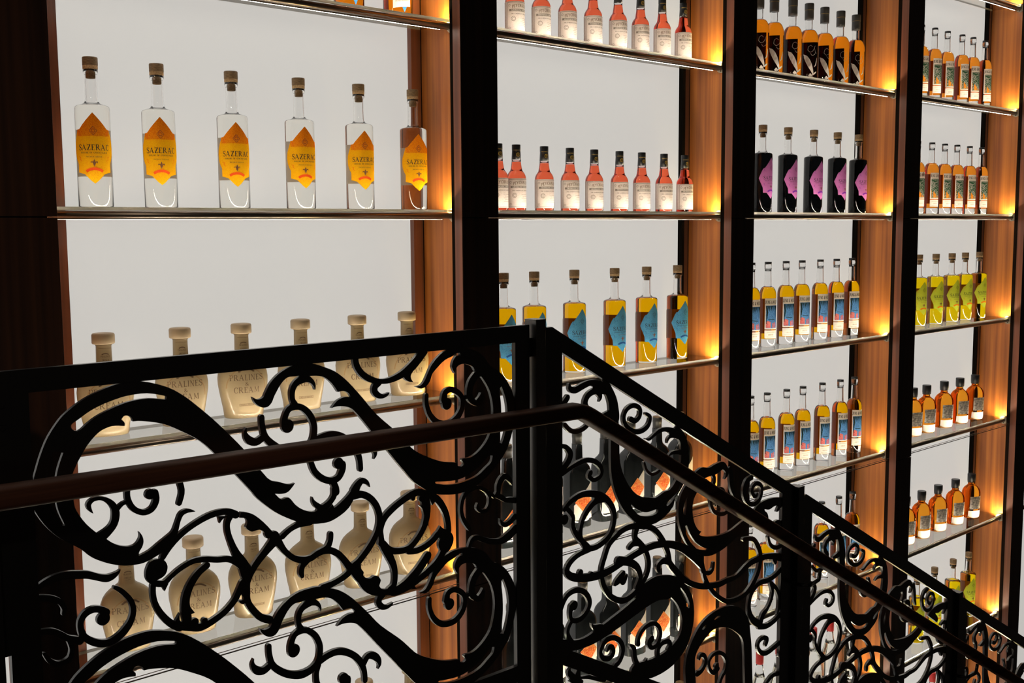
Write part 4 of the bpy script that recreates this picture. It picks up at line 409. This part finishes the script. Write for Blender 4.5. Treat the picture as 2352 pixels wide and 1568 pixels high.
def k_picture(kind, liquid, pic, accent, flower, R=.0310):
    out = cyl_profile(R, .186, .0140, .222, .290, dome=1.0)
    out = [(r*(1-.10*max(0, (z-.23)/.06)), z) for r, z in out]
    root = bottle(kind, out, .0026, .219, liquid, .029)
    MB().lathe([(.0108, .278), (.0108, .2905), (.0128, .291), (.0134, .294), (.0130, .303)], 24).build('stopper_ring', clear, root)
    MB().lathe([(.0112, .3032), (.0128, .3034), (.0128, .311), (.0120, .312)], 24).build('stopper_cap', black_p if True else grey_cap, root)
    f = cylmap(R, .0004); lb = label_mesh([(.065, .0275), (.179, .0275)], f).build('front_label', white_l, root); g = cylmap(R, .0007)
    pm = label_mesh([(.0695, .0235), (.153, .0235)], g).build('picture', pic, lb)
    k = cylmap(R, .0010)
    printed('lettering', text_quads('JUNG & WULFF', 0, .1655, .0120, .053, 1.7), k, ink, lb)
    rnd = random.Random(kind); q = []
    if pic == sky_l:
        for i in range(10): x = -.021+.006*i*0.8; q += stroke_quads([(x, .152, .004), (x+rnd.uniform(-.004, .004), .138-rnd.random()*.012, .0008)])
        q += stroke_quads([(-.021, .150, .006), (-.018, .128, .005), (-.020, .105, .003)]) + stroke_quads([(.019, .150, .003), (.021, .11, .003)]) + line(-.014, .103, .010, .1015, .0022, 3) + line(-.0205, .085, -.0205, .120, .002, 2)
    else:
        for i in range(14): x = rnd.uniform(-.018, .018); z = rnd.uniform(.10, .148); q += stroke_quads([(x-.006, z, .0005), (x, z+.003, .005), (x+.007, z-.002, .0005)])
        q += stroke_quads([(.014, .135, .003), (.010, .11, .009), (.018, .085, .008)]) + line(-.020, .147, .0, .140, .005, 3)
    printed('picture_foliage', q, k, accent, pm)
    fo = [(-.0232, .071), (.0232, .071), (.0232, .086), (.012, .092), (.003, .088), (-.008, .093), (-.016, .097), (-.0232, .092)] if pic == sky_l else [(-.0232, .071), (.0150, .071), (.006, .080), (-.004, .088), (-.012, .098), (-.0232, .104)]
    mb = MB(); base_ = fo[0][1]
    for (x0, z0), (x1, z1) in zip(fo[1:], fo[2:]): mb.add([k(x0, base_), k(x1, base_), k(x1, z1), k(x0, z0)], [(0, 1, 2, 3)])
    mb.build('picture_flowers', flower, pm)
    lo = label_mesh([(.0315, .0275), (.0615, .0275)], f).build('lower_label', white_l, root)
    printed('lower_lettering', text_quads('LIQUEUR', -.004, .0455, .005, .020, 1.2) + line(-.02, .0545, .02, .0545, .0007, 5) + line(-.02, .037, .02, .037, .0007, 5), g, inkg, lo)
    label_mesh([(.048, .024), (.175, .024)], lambda x, z: (-f(x, z)[0], -f(x, z)[1], z)).build('back_label', back_b, root)
    return root
def k_heron(kind):
    R = .0355; root = bottle(kind, cyl_profile(R, .150, .0140, .191, .262, dome=1.0), .0026, .186, L_amb, .007)
    MB().lathe([(.0165, .228), (.0168, .240), (.0166, .262), (.0172, .263), (.0172, .285), (.0165, .287)], 24).build('cap', grey_cap, root)
    printed('cap_seam', line(-.022, .2625, .022, .2625, .0010, 10), cylmap(.0172, .0004), gold, root.children[-1])
    f = cylmap(R, .0004)
    label_mesh([(.006, .019), (.148, .019)], lambda x, z: (-f(x, z)[0], -f(x, z)[1], z)).build('back_label', backd, root)
    wing = [(-.024, .094, .004), (-.020, .088, .013), (-.013, .076, .017), (-.005, .060, .017), (.001, .046, .013), (.006, .034, .008), (.009, .022, .003)]
    q = stroke_quads(wing) + stroke_quads([(-.027, .097, .003), (-.020, .084, .003)]) + stroke_quads([(-.005, .016, .010), (-.001, .022, .012), (.004, .018, .007)])
    q += stroke_quads([(.000, .020, .003), (.012, .010, .003), (.020, .004, .002)]) + stroke_quads([(.012, .05, .001), (.020, .058, .005), (.024, .072, .004), (.026, .085, .001)]) + stroke_quads([(.006, .02, .002), (.016, .028, .006), (.024, .034, .002)])
    o = printed('etched_bird', q, f, etch, root)
    printed('etched_script', stroke_quads([(.006, .124, .0008), (-.002, .130, .0012), (-.010, .124, .0014), (-.012, .112, .0014), (-.004, .104, .0012), (.006, .108, .0012), (.012, .118, .0012), (.016, .128, .0008)]) + stroke_quads([(-.002, .100, .001), (.004, .092, .0012), (.014, .096, .001), (.020, .106, .0008)]) + stroke_quads([(.014, .118, .001), (.018, .104, .001), (.024, .100, .0008)]), f, inkg, root)
    return root
def flat_map(a, b, n, off):
    """flat-sided flask: half width a(z), half depth b(z); x measured across"""
    return lambda x, z: (x, -(b(z)*max(0.02, 1-abs(x/a(z))**n)**(1/n)) - off, z)
def interp(tab):
    def f(z):
        if z <= tab[0][0]: return tab[0][1]
        for (z0, v0), (z1, v1) in zip(tab, tab[1:]):
            if z <= z1: t = (z-z0)/(z1-z0); return v0+(v1-v0)*t
        return tab[-1][1]
    return f
def sup(a, b, n): # superellipse ring
    def fn(r, z, t):
        c, s_ = math.cos(t), math.sin(t); A, B = a(z), b(z)
        return (A*math.copysign(abs(c)**(2/n), c)*r, B*math.copysign(abs(s_)**(2/n), s_)*r, z)
    return fn
def k_praline(kind):
    root = empty('bottle')
    a = interp([(0,.0430),(.003,.0458),(.02,.0475),(.05,.0535),(.08,.0585),(.095,.0592),(.108,.0575),(.120,.0530),(.130,.0460),(.138,.0370),(.144,.0270),(.150,.0185),(.156,.0168),(.195,.0160),(.2,.0195)])
    b = interp([(0,.0300),(.003,.0322),(.02,.0330),(.08,.0345),(.11,.0335),(.130,.0290),(.144,.0225),(.150,.0180),(.156,.0168),(.195,.0160),(.2,.0195)])
    zs = [0,.0015,.003,.012,.02,.035,.05,.065,.08,.088,.095,.102,.108,.114,.120,.125,.130,.134,.138,.141,.144,.147,.150,.153,.156,.175,.1945,.1955,.198]
    mb = MB().lathe([(1, z) for z in zs], 48, fn=sup(a, b, 2.25)); body = mb.build('cream_body', cream, root)
    MB().lathe([(.0185, .1982), (.0225, .1990), (.0240, .2010), (.0240, .2185), (.0222, .2215), (.018, .2225)], 28).build('cap', tan_cap, root)
    printed('neck_print', line(-.014, .190, .014, .190, .0006, 6) + line(-.014, .160, .014, .160, .0006, 6) + arcline(0, .168, .011, 50, 130, .0022, 6) + text_quads('PRALINES', 0, .1745-.002, .0038, .019, 1.3) + text_quads('CREAM', 0, .1645, .0036, .014, 1.3), cylmap(.0163, .0008), inkb, root)
    fm = flat_map(a, b, 2.25, .0008)
    rim = [(x, z) for x, z in [(.046*math.cos(math.radians(t)), .072+.049*math.sin(math.radians(t))) for t in range(-5, 186, 8)]]
    printed('label_rim', stroke_quads([(x, z, .0022) for x, z in rim]), fm, paper('rim_tan', lin(176, 148, 110)) if 'rim_tan' not in MATS else MATS['rim_tan'], root)
    o = printed('lettering', text_quads('PRALINES', 0, .0975, .0135, .078, 1.0) + text_quads('&', 0, .0825, .0085, .008, 1.1) + text_quads('CREAM', 0, .0680, .0135, .060, 1.0), fm, inkb, root)
    printed('ribbon_print', arcline(0, .100, .022, 50, 130, .0042, 10, .0180) + stroke_quads([(-.019, .111, .003), (-.014, .113, .004)]) + stroke_quads([(.019, .111, .003), (.014, .113, .004)]), fm, inkb, o)
    q = []
    for sx in (-1, 1): q += stroke_quads([(sx*.008, .0825, .0003), (sx*.014, .0850, .0005), (sx*.020, .0820, .0005), (sx*.026, .0845, .0005), (sx*.034, .0815, .0005), (sx*.036, .0845, .0003)]) + arcline(sx*.017, .0815, .002, 0, 300, .0004, 6)
    printed('flourish_print', q, fm, paper('flourish_tan', lin(190, 168, 140)) if 'flourish_tan' not in MATS else MATS['flourish_tan'], o)
    printed('small_box_print', line(-.018, .0350, .018, .0350, .0006, 4) + line(-.018, .0305, .018, .0305, .0006, 4) + line(-.018, .030, -.018, .0355, .0006, 1) + line(.018, .030, .018, .0355, .0006, 1) + text_quads('CREAM LIQUEUR', 0, .03275, .0030, .032, 1.4), fm, inkb, o)
    return root
def k_black(kind):
    root = empty('bottle')
    a = interp([(0,.0405),(.003,.0430),(.165,.0430),(.178,.0415),(.190,.0370),(.199,.0300),(.206,.0215),(.212,.0165),(.220,.0150),(.262,.0140)])
    b = interp([(0,.0300),(.003,.0325),(.165,.0325),(.178,.0315),(.190,.0285),(.199,.0240),(.206,.0190),(.212,.0160),(.220,.0150),(.262,.0140)])
    zs = [0,.0015,.003,.05,.1,.165,.172,.178,.184,.190,.195,.199,.203,.206,.209,.212,.216,.220,.24,.262]
    MB().lathe([(1, z) for z in zs], 48, fn=sup(a, b, 3.6)).build('dark_glass_body', dkglass, root)
    MB().lathe([(.0148, .2622), (.0152, .264), (.0152, .281), (.0160, .2815), (.0160, .296), (.0150, .298)], 24).build('capsule', grey_cap, root)
    MB().lathe([(.0152, .2982), (.0150, .3005), (.0140, .3015)], 24).build('stopper_cap', cork_top, root)
    fm = flat_map(a, b, 3.6, .0006); gm = flat_map(a, b, 3.6, .0010); hm = flat_map(a, b, 3.6, .0014)
    mb = MB() # slanted white label with an orange diamond
    def sheet(poly_l, poly_r, f, n=8, k=8):
        m_ = MB(); vs = []; fs = []
        for i in range(k+1):
            t = i/k; A = (poly_l[0][0]+(poly_l[1][0]-poly_l[0][0])*t, poly_l[0][1]+(poly_l[1][1]-poly_l[0][1])*t); B = (poly_r[0][0]+(poly_r[1][0]-poly_r[0][0])*t, poly_r[0][1]+(poly_r[1][1]-poly_r[0][1])*t)
            for j in range(n+1): s_ = j/n; vs.append(f(A[0]+(B[0]-A[0])*s_, A[1]+(B[1]-A[1])*s_))
        for i in range(k):
            for j in range(n): q = i*(n+1)+j; fs.append((q, q+1, q+n+2, q+n+1))
        return m_.add(vs, fs, 0, True)
    lb = sheet(((-.036, .028), (-.036, .075)), ((.036, .028), (.036, .148)), fm).build('front_label', white_l, root)
    dm = sheet(((0, .048), (-.034, .084)), ((.034, .084), (0, .120)), gm).build('diamond_print', oran_l, lb)
    printed('diamond_lettering', text_quads('COFFEE', 0, .084, .0120, .040, 1.3) + text_quads('LIQUEUR', 0, .072, .006, .026, 1.2) + line(-.028, .084, 0, .113, .0012, 4) + line(.028, .084, 0, .055, .0012, 4), hm, redink, dm)
    printed('label_tip', [[(-.020, .030), (.006, .030), (.034, .056), (.034, .040)]], gm, black_p, lb)
    return root
def k_squat(kind):
    R = .0400; root = empty('bottle')
    n8 = 3.0
    a = interp([(0,.034),(.004,.038),(.02,.0395),(.11,.0420),(.125,.0415),(.138,.038),(.150,.030),(.158,.020),(.163,.0150),(.178,.0145)])
    zs = [0,.002,.004,.012,.02,.05,.08,.11,.118,.125,.132,.138,.144,.150,.154,.158,.161,.163,.168,.178]
    MB().lathe([(1, z) for z in zs], 32, fn=sup(a, lambda z: a(z)*.86, 2.6)).build('glass_body', amber_g, root)
    MB().lathe([(.0160, .172), (.0185, .173), (.0185, .180), (.0192, .1805), (.0192, .2120), (.0180, .2140)], 24).build('cap', black_p, root)
    fm = flat_map(a, lambda z: a(z)*.86, 2.6, .0006)
    def rect(w, z0, z1): return label_mesh([(z0, w), (z1, w)], fm, 14)
    rect(.031, .046, .108).build('front_label', silver, root)
    printed('label_texture', [q for k in range(6) for q in line(-.026, .054+.009*k, .026, .054+.009*k, .0008, 6)], flat_map(a, lambda z: a(z)*.86, 2.6, .0009), ink, root.children[-1])
    rect(.035, .003, .038).build('lower_label', white_l, root)
    return root
def k_clear_red(kind):
    out = [(.0325, 0), (.035, .003), (.036, .03), (.036, .120), (.034, .140), (.028, .165), (.021, .190), (.016, .212), (.0135, .235), (.0130, .268)]
    root = bottle(kind, out, .0026, .195, L_clear, .007)
    MB().lathe([(.0145, .2450), (.0150, .247), (.0150, .288), (.0140, .290)], 24).build('cap', redcap, root)
    lb = label_mesh([(.050, .026), (.118, .026)], cylmap(.036, .0005)).build('front_label', paper('clear_label', lin(214, 210, 204), 0.6) if 'clear_label' not in MATS else MATS['clear_label'], root)
    printed('lettering', text_quads('CANE', 0, .098, .0085, .036, 1.1), cylmap(.036, .0009), inkb, lb)
    return root
def k_amber_tag(kind):
    R = .0400; root = bottle(kind, cyl_profile(R-.002, .150, .0140, .190, .240, dome=1.0), .003, .180, L_amb, .008)
    MB().lathe([(.0150, .2405), (.0155, .242), (.0155, .262), (.0145, .264)], 24).build('cap', black_p, root)
    f = cylmap(R-.002, .0004); g = cylmap(R-.002, .0008)
    lb = label_mesh([(.012, .0005), (.075, .030), (.080, .030)], f).build('front_label', paper('blue_pennant_paper', lin(70, 132, 205), 0.3), root)
    tg = label_mesh([(.024, .024), (.046, .024)], lambda x, z: g(x-.006, z+x*.12)).build('tag', white_l, root)
    printed('tag_lettering', text_quads('TRIPLE RESERVE', 0, .040, .0032, .036, 1.3), lambda x, z: cylmap(R-.002, .0012)(x-.006, z+x*.12), inkg, tg)
    return root
MAKE = {'triple': lambda: saz('triple', L_clear, yel_l, yel_t, OGEE, redink), 'blue': lambda: saz('blue', L_yel, blue_l, None, DIAM, bluei),
 'purple': lambda: saz('purple', L_dark, purp_l, None, DIAM, purpi, back=False), 'lime': lambda: saz('lime', L_lime, lime_l, None, DIAM, orangei),
 'bitters': lambda: k_bitters('bitters'), 'juice_blue': lambda: k_picture('juice_blue', L_yel, sky_l, leafd, pinkf), 'juice_green': lambda: k_picture('juice_green', L_or, grn_l, grnd, orf),
 'heron': lambda: k_heron('heron'), 'praline': lambda: k_praline('praline'), 'black': lambda: k_black('black'), 'squat': lambda: k_squat('squat'), 'clear_red': lambda: k_clear_red('clear_red'), 'amber_tag': lambda: k_amber_tag('amber_tag')}
DESC = {'triple': ('clear liquor bottle with yellow-orange pointed label', 'clear bottles with orange labels'), 'blue': ('golden bottle with blue pointed label', 'golden bottles with blue labels'),
 'purple': ('black bottle with purple pointed label', 'black bottles with purple labels'), 'lime': ('yellow bottle with lime pointed label', 'yellow bottles with lime labels'),
 'bitters': ('small red bitters bottle with black cap', 'red bitters bottles'), 'juice_blue': ('golden bottle with blue picture label', 'golden bottles with blue picture labels'),
 'juice_green': ('orange bottle with green picture label', 'orange bottles with green picture labels'), 'heron': ('amber bottle with etched grey bird', 'amber bottles with etched birds'),
 'praline': ('cream flask with tan cap', 'cream flasks'), 'black': ('black bottle with orange diamond label', 'black bottles with orange diamonds'), 'squat': ('squat amber bottle with black cap', 'squat amber bottles'),
 'clear_red': ('clear bottle with red cap', 'clear bottles with red caps'), 'amber_tag': ('amber bottle with blue pennant and white tag', 'amber bottles at the top edge')}
WHERE = {('bitters', 1): 'upper row', ('bitters', 0): 'lower row', ('praline', -1): 'row behind the top rail', ('praline', -2): 'row below the handrail', ('praline', -3): 'row at bottom edge',
 ('black', -2): 'upper row', ('black', -3): 'lower row', ('juice_blue', -1): 'upper row', ('juice_blue', -2): 'middle row', ('juice_blue', -3): 'lowest row', ('juice_green', 1): 'upper row', ('juice_green', 0): 'lower row',
 ('lime', -1): 'upper row', ('lime', -4): 'lower row', ('squat', -2): 'upper row', ('squat', -3): 'lower row', ('triple', -4): 'below the black bottles', ('clear_red', -4): 'third bay', ('clear_red', -5): 'fourth bay'}
NTH = ['leftmost', 'second from left', 'third from left', 'fourth from left', 'fifth from left', 'sixth from left', 'seventh from left', 'eighth from left', 'ninth from left']
ROT = {'triple': 15, 'blue': 2, 'purple': -2, 'lime': 17, 'bitters': 14, 'juice_blue': 22, 'juice_green': 18, 'heron': 42, 'praline': 10, 'black': 6, 'squat': 22, 'clear_red': 10, 'amber_tag': 10}
rr = random.Random(7)
for nm, bay, sh, kind, xs, Y in ROWS:
    first = kind not in BOT
    if first: BOT[kind] = MAKE[kind]()
    src = BOT[kind]
    for i, x in enumerate(xs):
        o = src if (first and i == 0) else copy_tree(src)
        dy = rr.uniform(-.002, .002); a = ROT[kind] + rr.uniform(-2.5, 2.5)
        if nm == 'r10': a = (22, 20, 16, 12, 13, 15)[i]
        if kind == 'heron' and bay == 3: a = 40 + rr.uniform(-3, 3)
        if kind in ('praline',) : a = (12, 12, 13, 14, 14, 15)[min(i, 5)]
        o.location = (x, Y + dy, ZS[sh] + .0136); o.rotation_euler = (0, 0, -math.radians(a))
        nth = NTH[i] if len(xs) > 1 else 'alone'
        if len(xs) > 1 and i == len(xs)-1: nth = 'rightmost'
        w = WHERE.get((kind, sh)); d_, g_ = DESC[kind]
        if bay == 5: nth = 'cut off by the photo\'s right edge'; w = 'upper one' if sh == -2 else 'lower one'
        tag(o, f'{d_}, {nth}' + (f' in the {w}' if w and 'row' in w else (f', {w}' if w else '')), 'bottle', g_ + (f', {w}' if w else ''))
# ------------------------------------------------------------------ wrought railing: flat cut plates in one plane, standing off the cabinets
YR = -0.300
def crom(pts, k=4):
    if len(pts) < 3: return pts
    o = []; n = len(pts)
    for i in range(n-1):
        p0, p1, p2, p3 = pts[max(0, i-1)], pts[i], pts[i+1], pts[min(n-1, i+2)]
        for j in range(k):
            t = j/k; o.append(tuple(0.5*((2*b)+(-a+c)*t+(2*a-5*b+4*c-d)*t*t+(-a+3*b-3*c+d)*t**3) for a, b, c, d in zip(p0, p1, p2, p3)))
    o.append(pts[-1]); return o
def polys_of(items, dx=0.0, dz=0.0):
    sol, hol = [], []
    for k, v in items:
        if k == 's':
            pts = crom([(x/1e4+dx, z/1e4+dz, max(w, 2)/1e4) for x, z, w in v]); q = stroke_quads(pts); sol += q
            step = 3
            for i, (x, z, w) in enumerate(pts):
                if i % step == 0 or i == len(pts)-1:
                    if w > 0.0015: sol.append([(x+w/2*.985*math.cos(a*math.pi/5), z+w/2*.985*math.sin(a*math.pi/5)) for a in range(10)])
        elif k == 'd': x, z, r = v; sol.append([(x/1e4+dx+r/1e4*math.cos(a*math.pi/8), z/1e4+dz+r/1e4*math.sin(a*math.pi/8)) for a in range(16)])
        elif k == 'p': sol.append(smooth_poly([(x/1e4+dx, z/1e4+dz) for x, z in v]))
        elif k == 'h': hol.append(smooth_poly([(x/1e4+dx, z/1e4+dz) for x, z in v]))
    return sol, hol
def smooth_poly(p):
    """closed Catmull-Rom that keeps sharp corners"""
    n = len(p); out = []
    def sharp(i):
        a, b, c = p[i-1], p[i], p[(i+1) % n]; u = (b[0]-a[0], b[1]-a[1]); w = (c[0]-b[0], c[1]-b[1])
        lu, lw = math.hypot(*u), math.hypot(*w)
        return lu < 1e-6 or lw < 1e-6 or (u[0]*w[0]+u[1]*w[1])/(lu*lw) < 0.55
    S = [sharp(i) for i in range(n)]
    for i in range(n):
        p1, p2 = p[i], p[(i+1) % n]; p0 = p1 if S[i] else p[i-1]; p3 = p2 if S[(i+1) % n] else p[(i+2) % n]
        for j in range(3):
            t = j/3; out.append(tuple(0.5*((2*b)+(-a+c)*t+(2*a-5*b+4*c-d)*t*t+(-a+3*b-3*c+d)*t**3) for a, b, c, d in zip(p0, p1, p2, p3)))
    return out
def plate(name, sol, hol, parent, y0, y1, origin, clip=None):
    vs, fs = [], []
    for q in sol+hol:
        a = sum(q[i][0]*q[(i+1) % len(q)][1]-q[(i+1) % len(q)][0]*q[i][1] for i in range(len(q)))
        if abs(a) < 1e-10: continue
        q2 = q if a > 0 else q[::-1]
        fs.append(list(range(len(vs), len(vs)+len(q2)))); vs += [Vector(p) for p in q2]
    res = delaunay_2d_cdt(vs, [], fs, 0, 1e-6, False)
    V, F = res[0], res[2]
    keep = []; G = 0.02; cells = {}
    allp = [(q, 0) for q in sol] + [(q, 1) for q in hol]
    for q, kd in allp:
        xa = [p[0] for p in q]; za = [p[1] for p in q]
        for i in range(int(min(xa)//G), int(max(xa)//G)+1):
            for j in range(int(min(za)//G), int(max(za)//G)+1): cells.setdefault((i, j), []).append((q, kd))
    def inside(q, x, z):
        r = False; n_ = len(q); j = n_-1
        for i in range(n_):
            if (q[i][1] > z) != (q[j][1] > z) and x < (q[j][0]-q[i][0])*(z-q[i][1])/(q[j][1]-q[i][1])+q[i][0]: r = not r
            j = i
        return r
    for f in F:
        for t_ in ([f[0], f[k_], f[k_+1]] for k_ in range(1, len(f)-1)):
            c = (V[t_[0]]+V[t_[1]]+V[t_[2]])/3
            if clip and not clip(c[0], c[1]): continue
            cand = cells.get((int(c[0]//G), int(c[1]//G)), [])
            if any(kd and inside(q, c[0], c[1]) for q, kd in cand): continue
            if any((not kd) and inside(q, c[0], c[1]) for q, kd in cand): keep.append(t_)
    used = sorted({i for f in keep for i in f}); ix = {v: k for k, v in enumerate(used)}; n = len(used)
    verts = [(V[i][0]-origin[0], y0-origin[1], V[i][1]-origin[2]) for i in used] + [(V[i][0]-origin[0], y1-origin[1], V[i][1]-origin[2]) for i in used]
    faces = [[ix[i] for i in f] for f in keep] + [[ix[i]+n for i in f[::-1]] for f in keep]
    ec = {}
    for f in keep:
        for a, b in zip(f, f[1:]+f[:1]): ec[(a, b)] = ec.get((a, b), 0)+1
    for (a, b) in ec:
        if (b, a) not in ec: faces.append([ix[b], ix[a], ix[a]+n, ix[b]+n])
    mb = MB(); mb.add(verts, faces); return mb.build(name, iron, parent)
def bar(p, w0, w1): # parallelogram rail: p=(x0,z0,x1,z1) upper edge, thickness downward
    x0, z0, x1, z1 = p; return [(x0, z0-w0), (x1, z1-w1), (x1, z1), (x0, z0)]
def rbox(x0, x1, z0, z1): return [(x0, z0), (x1, z0), (x1, z1), (x0, z1)]
H = 0.460
# landing panel
LO = (-0.2245, YR, -1.09)
lp = empty('landing_railing', LO, 'black scrollwork railing panel, level, nearest the camera in front of cream flasks', 'railing')
fr = [rbox(-0.2245, .9735, -.2615, -.222), rbox(-0.2245, -.175, -1.27, -.222), rbox(.9275, .9735, -1.27, -.222), rbox(-0.2245, .9735, -1.088, -1.047), rbox(-0.2245, .9735, -1.27, -1.235)]
plate('frame', fr, [], lp, YR-.006, YR+.006, LO)
sol, hol = [], []
for items, dz in ((IRON['S1'], 0), (IRON['S2'], 0), (IRON['L'], 0), (IRON['S1'], -H), (IRON['S2'], -H)):
    a, b = polys_of(items, 0, dz); sol += a; hol += b
plate('scrollwork', sol, hol, lp, YR-.004, YR+.004, LO, lambda x, z: -.178 < x < .930 and -1.052 < z < -.258)
s2, h2 = polys_of(IRON['S2'], 0, -2*H+.05)
# stair panels
SX, SZ = 1.130, -0.6065; SL = SZ/SX
stair_lab = ['nearest the camera, beside the landing corner', 'second down the flight', 'third down, cut by the right edge']
first_sr = None
for k in range(3):
    O = (1.0150+SX*k, YR, -1.30+SZ*k)
    sr = empty('stair_railing', O, 'black scrollwork railing panel sloping down the stairs, ' + stair_lab[k], 'railing', 'sloping stair railing panels')
    if first_sr:
        for ch in first_sr.children: copy_tree(ch, sr)
        continue
    first_sr = sr
    x0, x1 = 1.0150, 2.1120
    zt = lambda x: -.2300+(x-1.045)*SL
    top = [(x0+.012, zt(x0+.012)-.047), (x1, zt(x1)-.047), (x1, zt(x1)), (x0+.034, zt(x0+.034)), (x0+.018, zt(x0+.034)-.001), (x0+.012, zt(x0+.034)-.012)]
    stile = lambda a, b: [(a, zt(a)-1.03), (b, zt(b)-1.03), (b, zt(b)-.01), (a, zt(a)-.01)]
    zb = lambda x: -1.0420+(x-1.0820)*SL
    mid = [(x0+.012, zb(x0+.012)-.046), (x1, zb(x1)-.046), (x1, zb(x1)), (x0+.012, zb(x0+.012))]
    low = [(x0+.012, zt(x0)-1.04), (x1, zt(x1)-1.04), (x1, zt(x1)-1.0), (x0+.012, zt(x0)-1.0)]
    plate('frame', [top, stile(x0+.0005, 1.0835), stile(x1-.068, x1), mid, low], [], sr, YR-.006, YR+.006, O)
    sol, hol = polys_of(IRON['P']); a, b = polys_of(IRON['P2']); 
    plate('scrollwork', sol+a, hol+b, sr, YR-.004, YR+.004, O, lambda x, z: 1.080 < x < x1-.064 and z < zt(x)-.040)
# posts
def post(x, ztop, zbot, lab, w=.032, d=.040, m=None):
    t = empty('railing_post', (x+w/2, YR, zbot), lab, 'post', 'black railing posts')
    MB().box(-w/2, w/2, -d/2, d/2, 0, ztop-zbot-.003).build('tube', m or iron, t, bevel=.001)
    MB().box(-w/2-.0004, w/2+.0004, -d/2-.0004, d/2+.0004, ztop-zbot-.003, ztop-zbot).build('top_cap', m or iron, t, bevel=.0008)
    MB().box(-w/2-.03, w/2+.03, -d/2-.02, d/2+.02, 0, .006).build('foot_plate', iron, t)
    return t
FL = -1.300
p0 = post(-.2705, -.200, FL, 'black square railing post at the extreme left edge')
MB().box(.016, .050, -.008, .008, .60, 1.077).build('bracket_plate', iron, p0)
for dz in (.985, 1.022): MB().cyl((.034, -.0085, dz), (.034, -.0115, dz), .0042, 14).build('bolt', iron, p0)
p1 = post(.9826, -.2100, FL, 'black square post at the landing corner where the stair railing begins', m=postm)
MB().box(-.030, -.0155, -.007, .007, 1.0015, 1.0460).build('bracket_plate', iron, p1)
post(2.1126, -.8035, FL+SZ, 'black square post between first and second stair panels')
post(3.2426, -1.4100, FL+2*SZ, 'black square post between second and third stair panels')
# handrail: level run then down the stairs
def sweep(path, prof, name, m, parent):
    """path in XZ at y=0; prof = (y,z) ring; mitred joints"""
    n = len(path); vs = []; fs = []; k = len(prof)
    for i, (x, z) in enumerate(path):
        a = path[max(0, i-1)]; b = path[min(n-1, i+1)]
        d1 = Vector((x-a[0], z-a[1])) if i else None; d2 = Vector((b[0]-x, b[1]-z)) if i < n-1 else None
        d1 = (d1 or d2).normalized(); d2 = (d2 or d1).normalized(); t = (d1+d2).normalized(); nv = Vector((-t.y, t.x)); sc = 1/max(.3, nv.dot(Vector((-d1.y, d1.x))))
        for (py, pz) in prof: vs.append((x+nv.x*pz*sc, py, z+nv.y*pz*sc))
    for i in range(n-1):
        for j in range(k): j2 = (j+1) % k; fs.append((i*k+j, i*k+j2, (i+1)*k+j2, (i+1)*k+j))
    fs += [tuple(range(k)), tuple(range((n-1)*k, n*k))[::-1]]
    mb = MB(); mb.add(vs, fs, 0, True); o = mb.build(name, m, parent); return o
HY = -.395
hr = empty('handrail', (1.06, HY, -.43), 'dark brown wooden handrail running level then bending down along the stairs', 'handrail')
prof = []
for cx, cz, a0 in ((.015, .010, 0), (-.015, .010, 90), (-.015, -.008, 180), (.015, -.008, 270)):
    for j in range(5): a = math.radians(a0+j*22.5); prof.append(((cx+.0105*math.cos(a))*.95, (cz+.0105*math.sin(a))*.93))
sweep([(-2.4, .0330), (-1.3, .0195), (-.02, .0035), (0.0, -.002), (.02, -.012), (.6, -.012+.58*HSL), (2.9, -.012+2.88*HSL)], prof, 'rail', rail_w, hr)
for bx in (1.062, 2.192):
    bz = (-.025 if bx < 0 else -.012+(bx-.02)*HSL-.028)
    b = MB()
    for p, q in (((bx, 0, bz), (bx, .004, bz-.035)), ((bx, .004, bz-.035), (bx, .035, bz-.062)), ((bx, .035, bz-.062), (bx, .083, bz-.070))): b.cyl(p, q, .006, 10)
    b.build('bracket', iron, hr)
# landing and stairs (below the view)
ld_ = MB().box(-3.2, 1.03, -3.4, -.24, FL-.12, FL).build('floor', stone); tag(ld_, None, None, None, 'structure')
sb = MB()
for i in range(11): sb.box(1.03+.28*i, 1.03+.28*(i+1), -1.6, -.24, FL+SL*.28*(i+1)-.12, FL+SL*.28*(i+1))
tag(sb.build('stair_steps', stone), 'pale stone staircase descending beside the cabinets', 'stairs', None, 'structure')
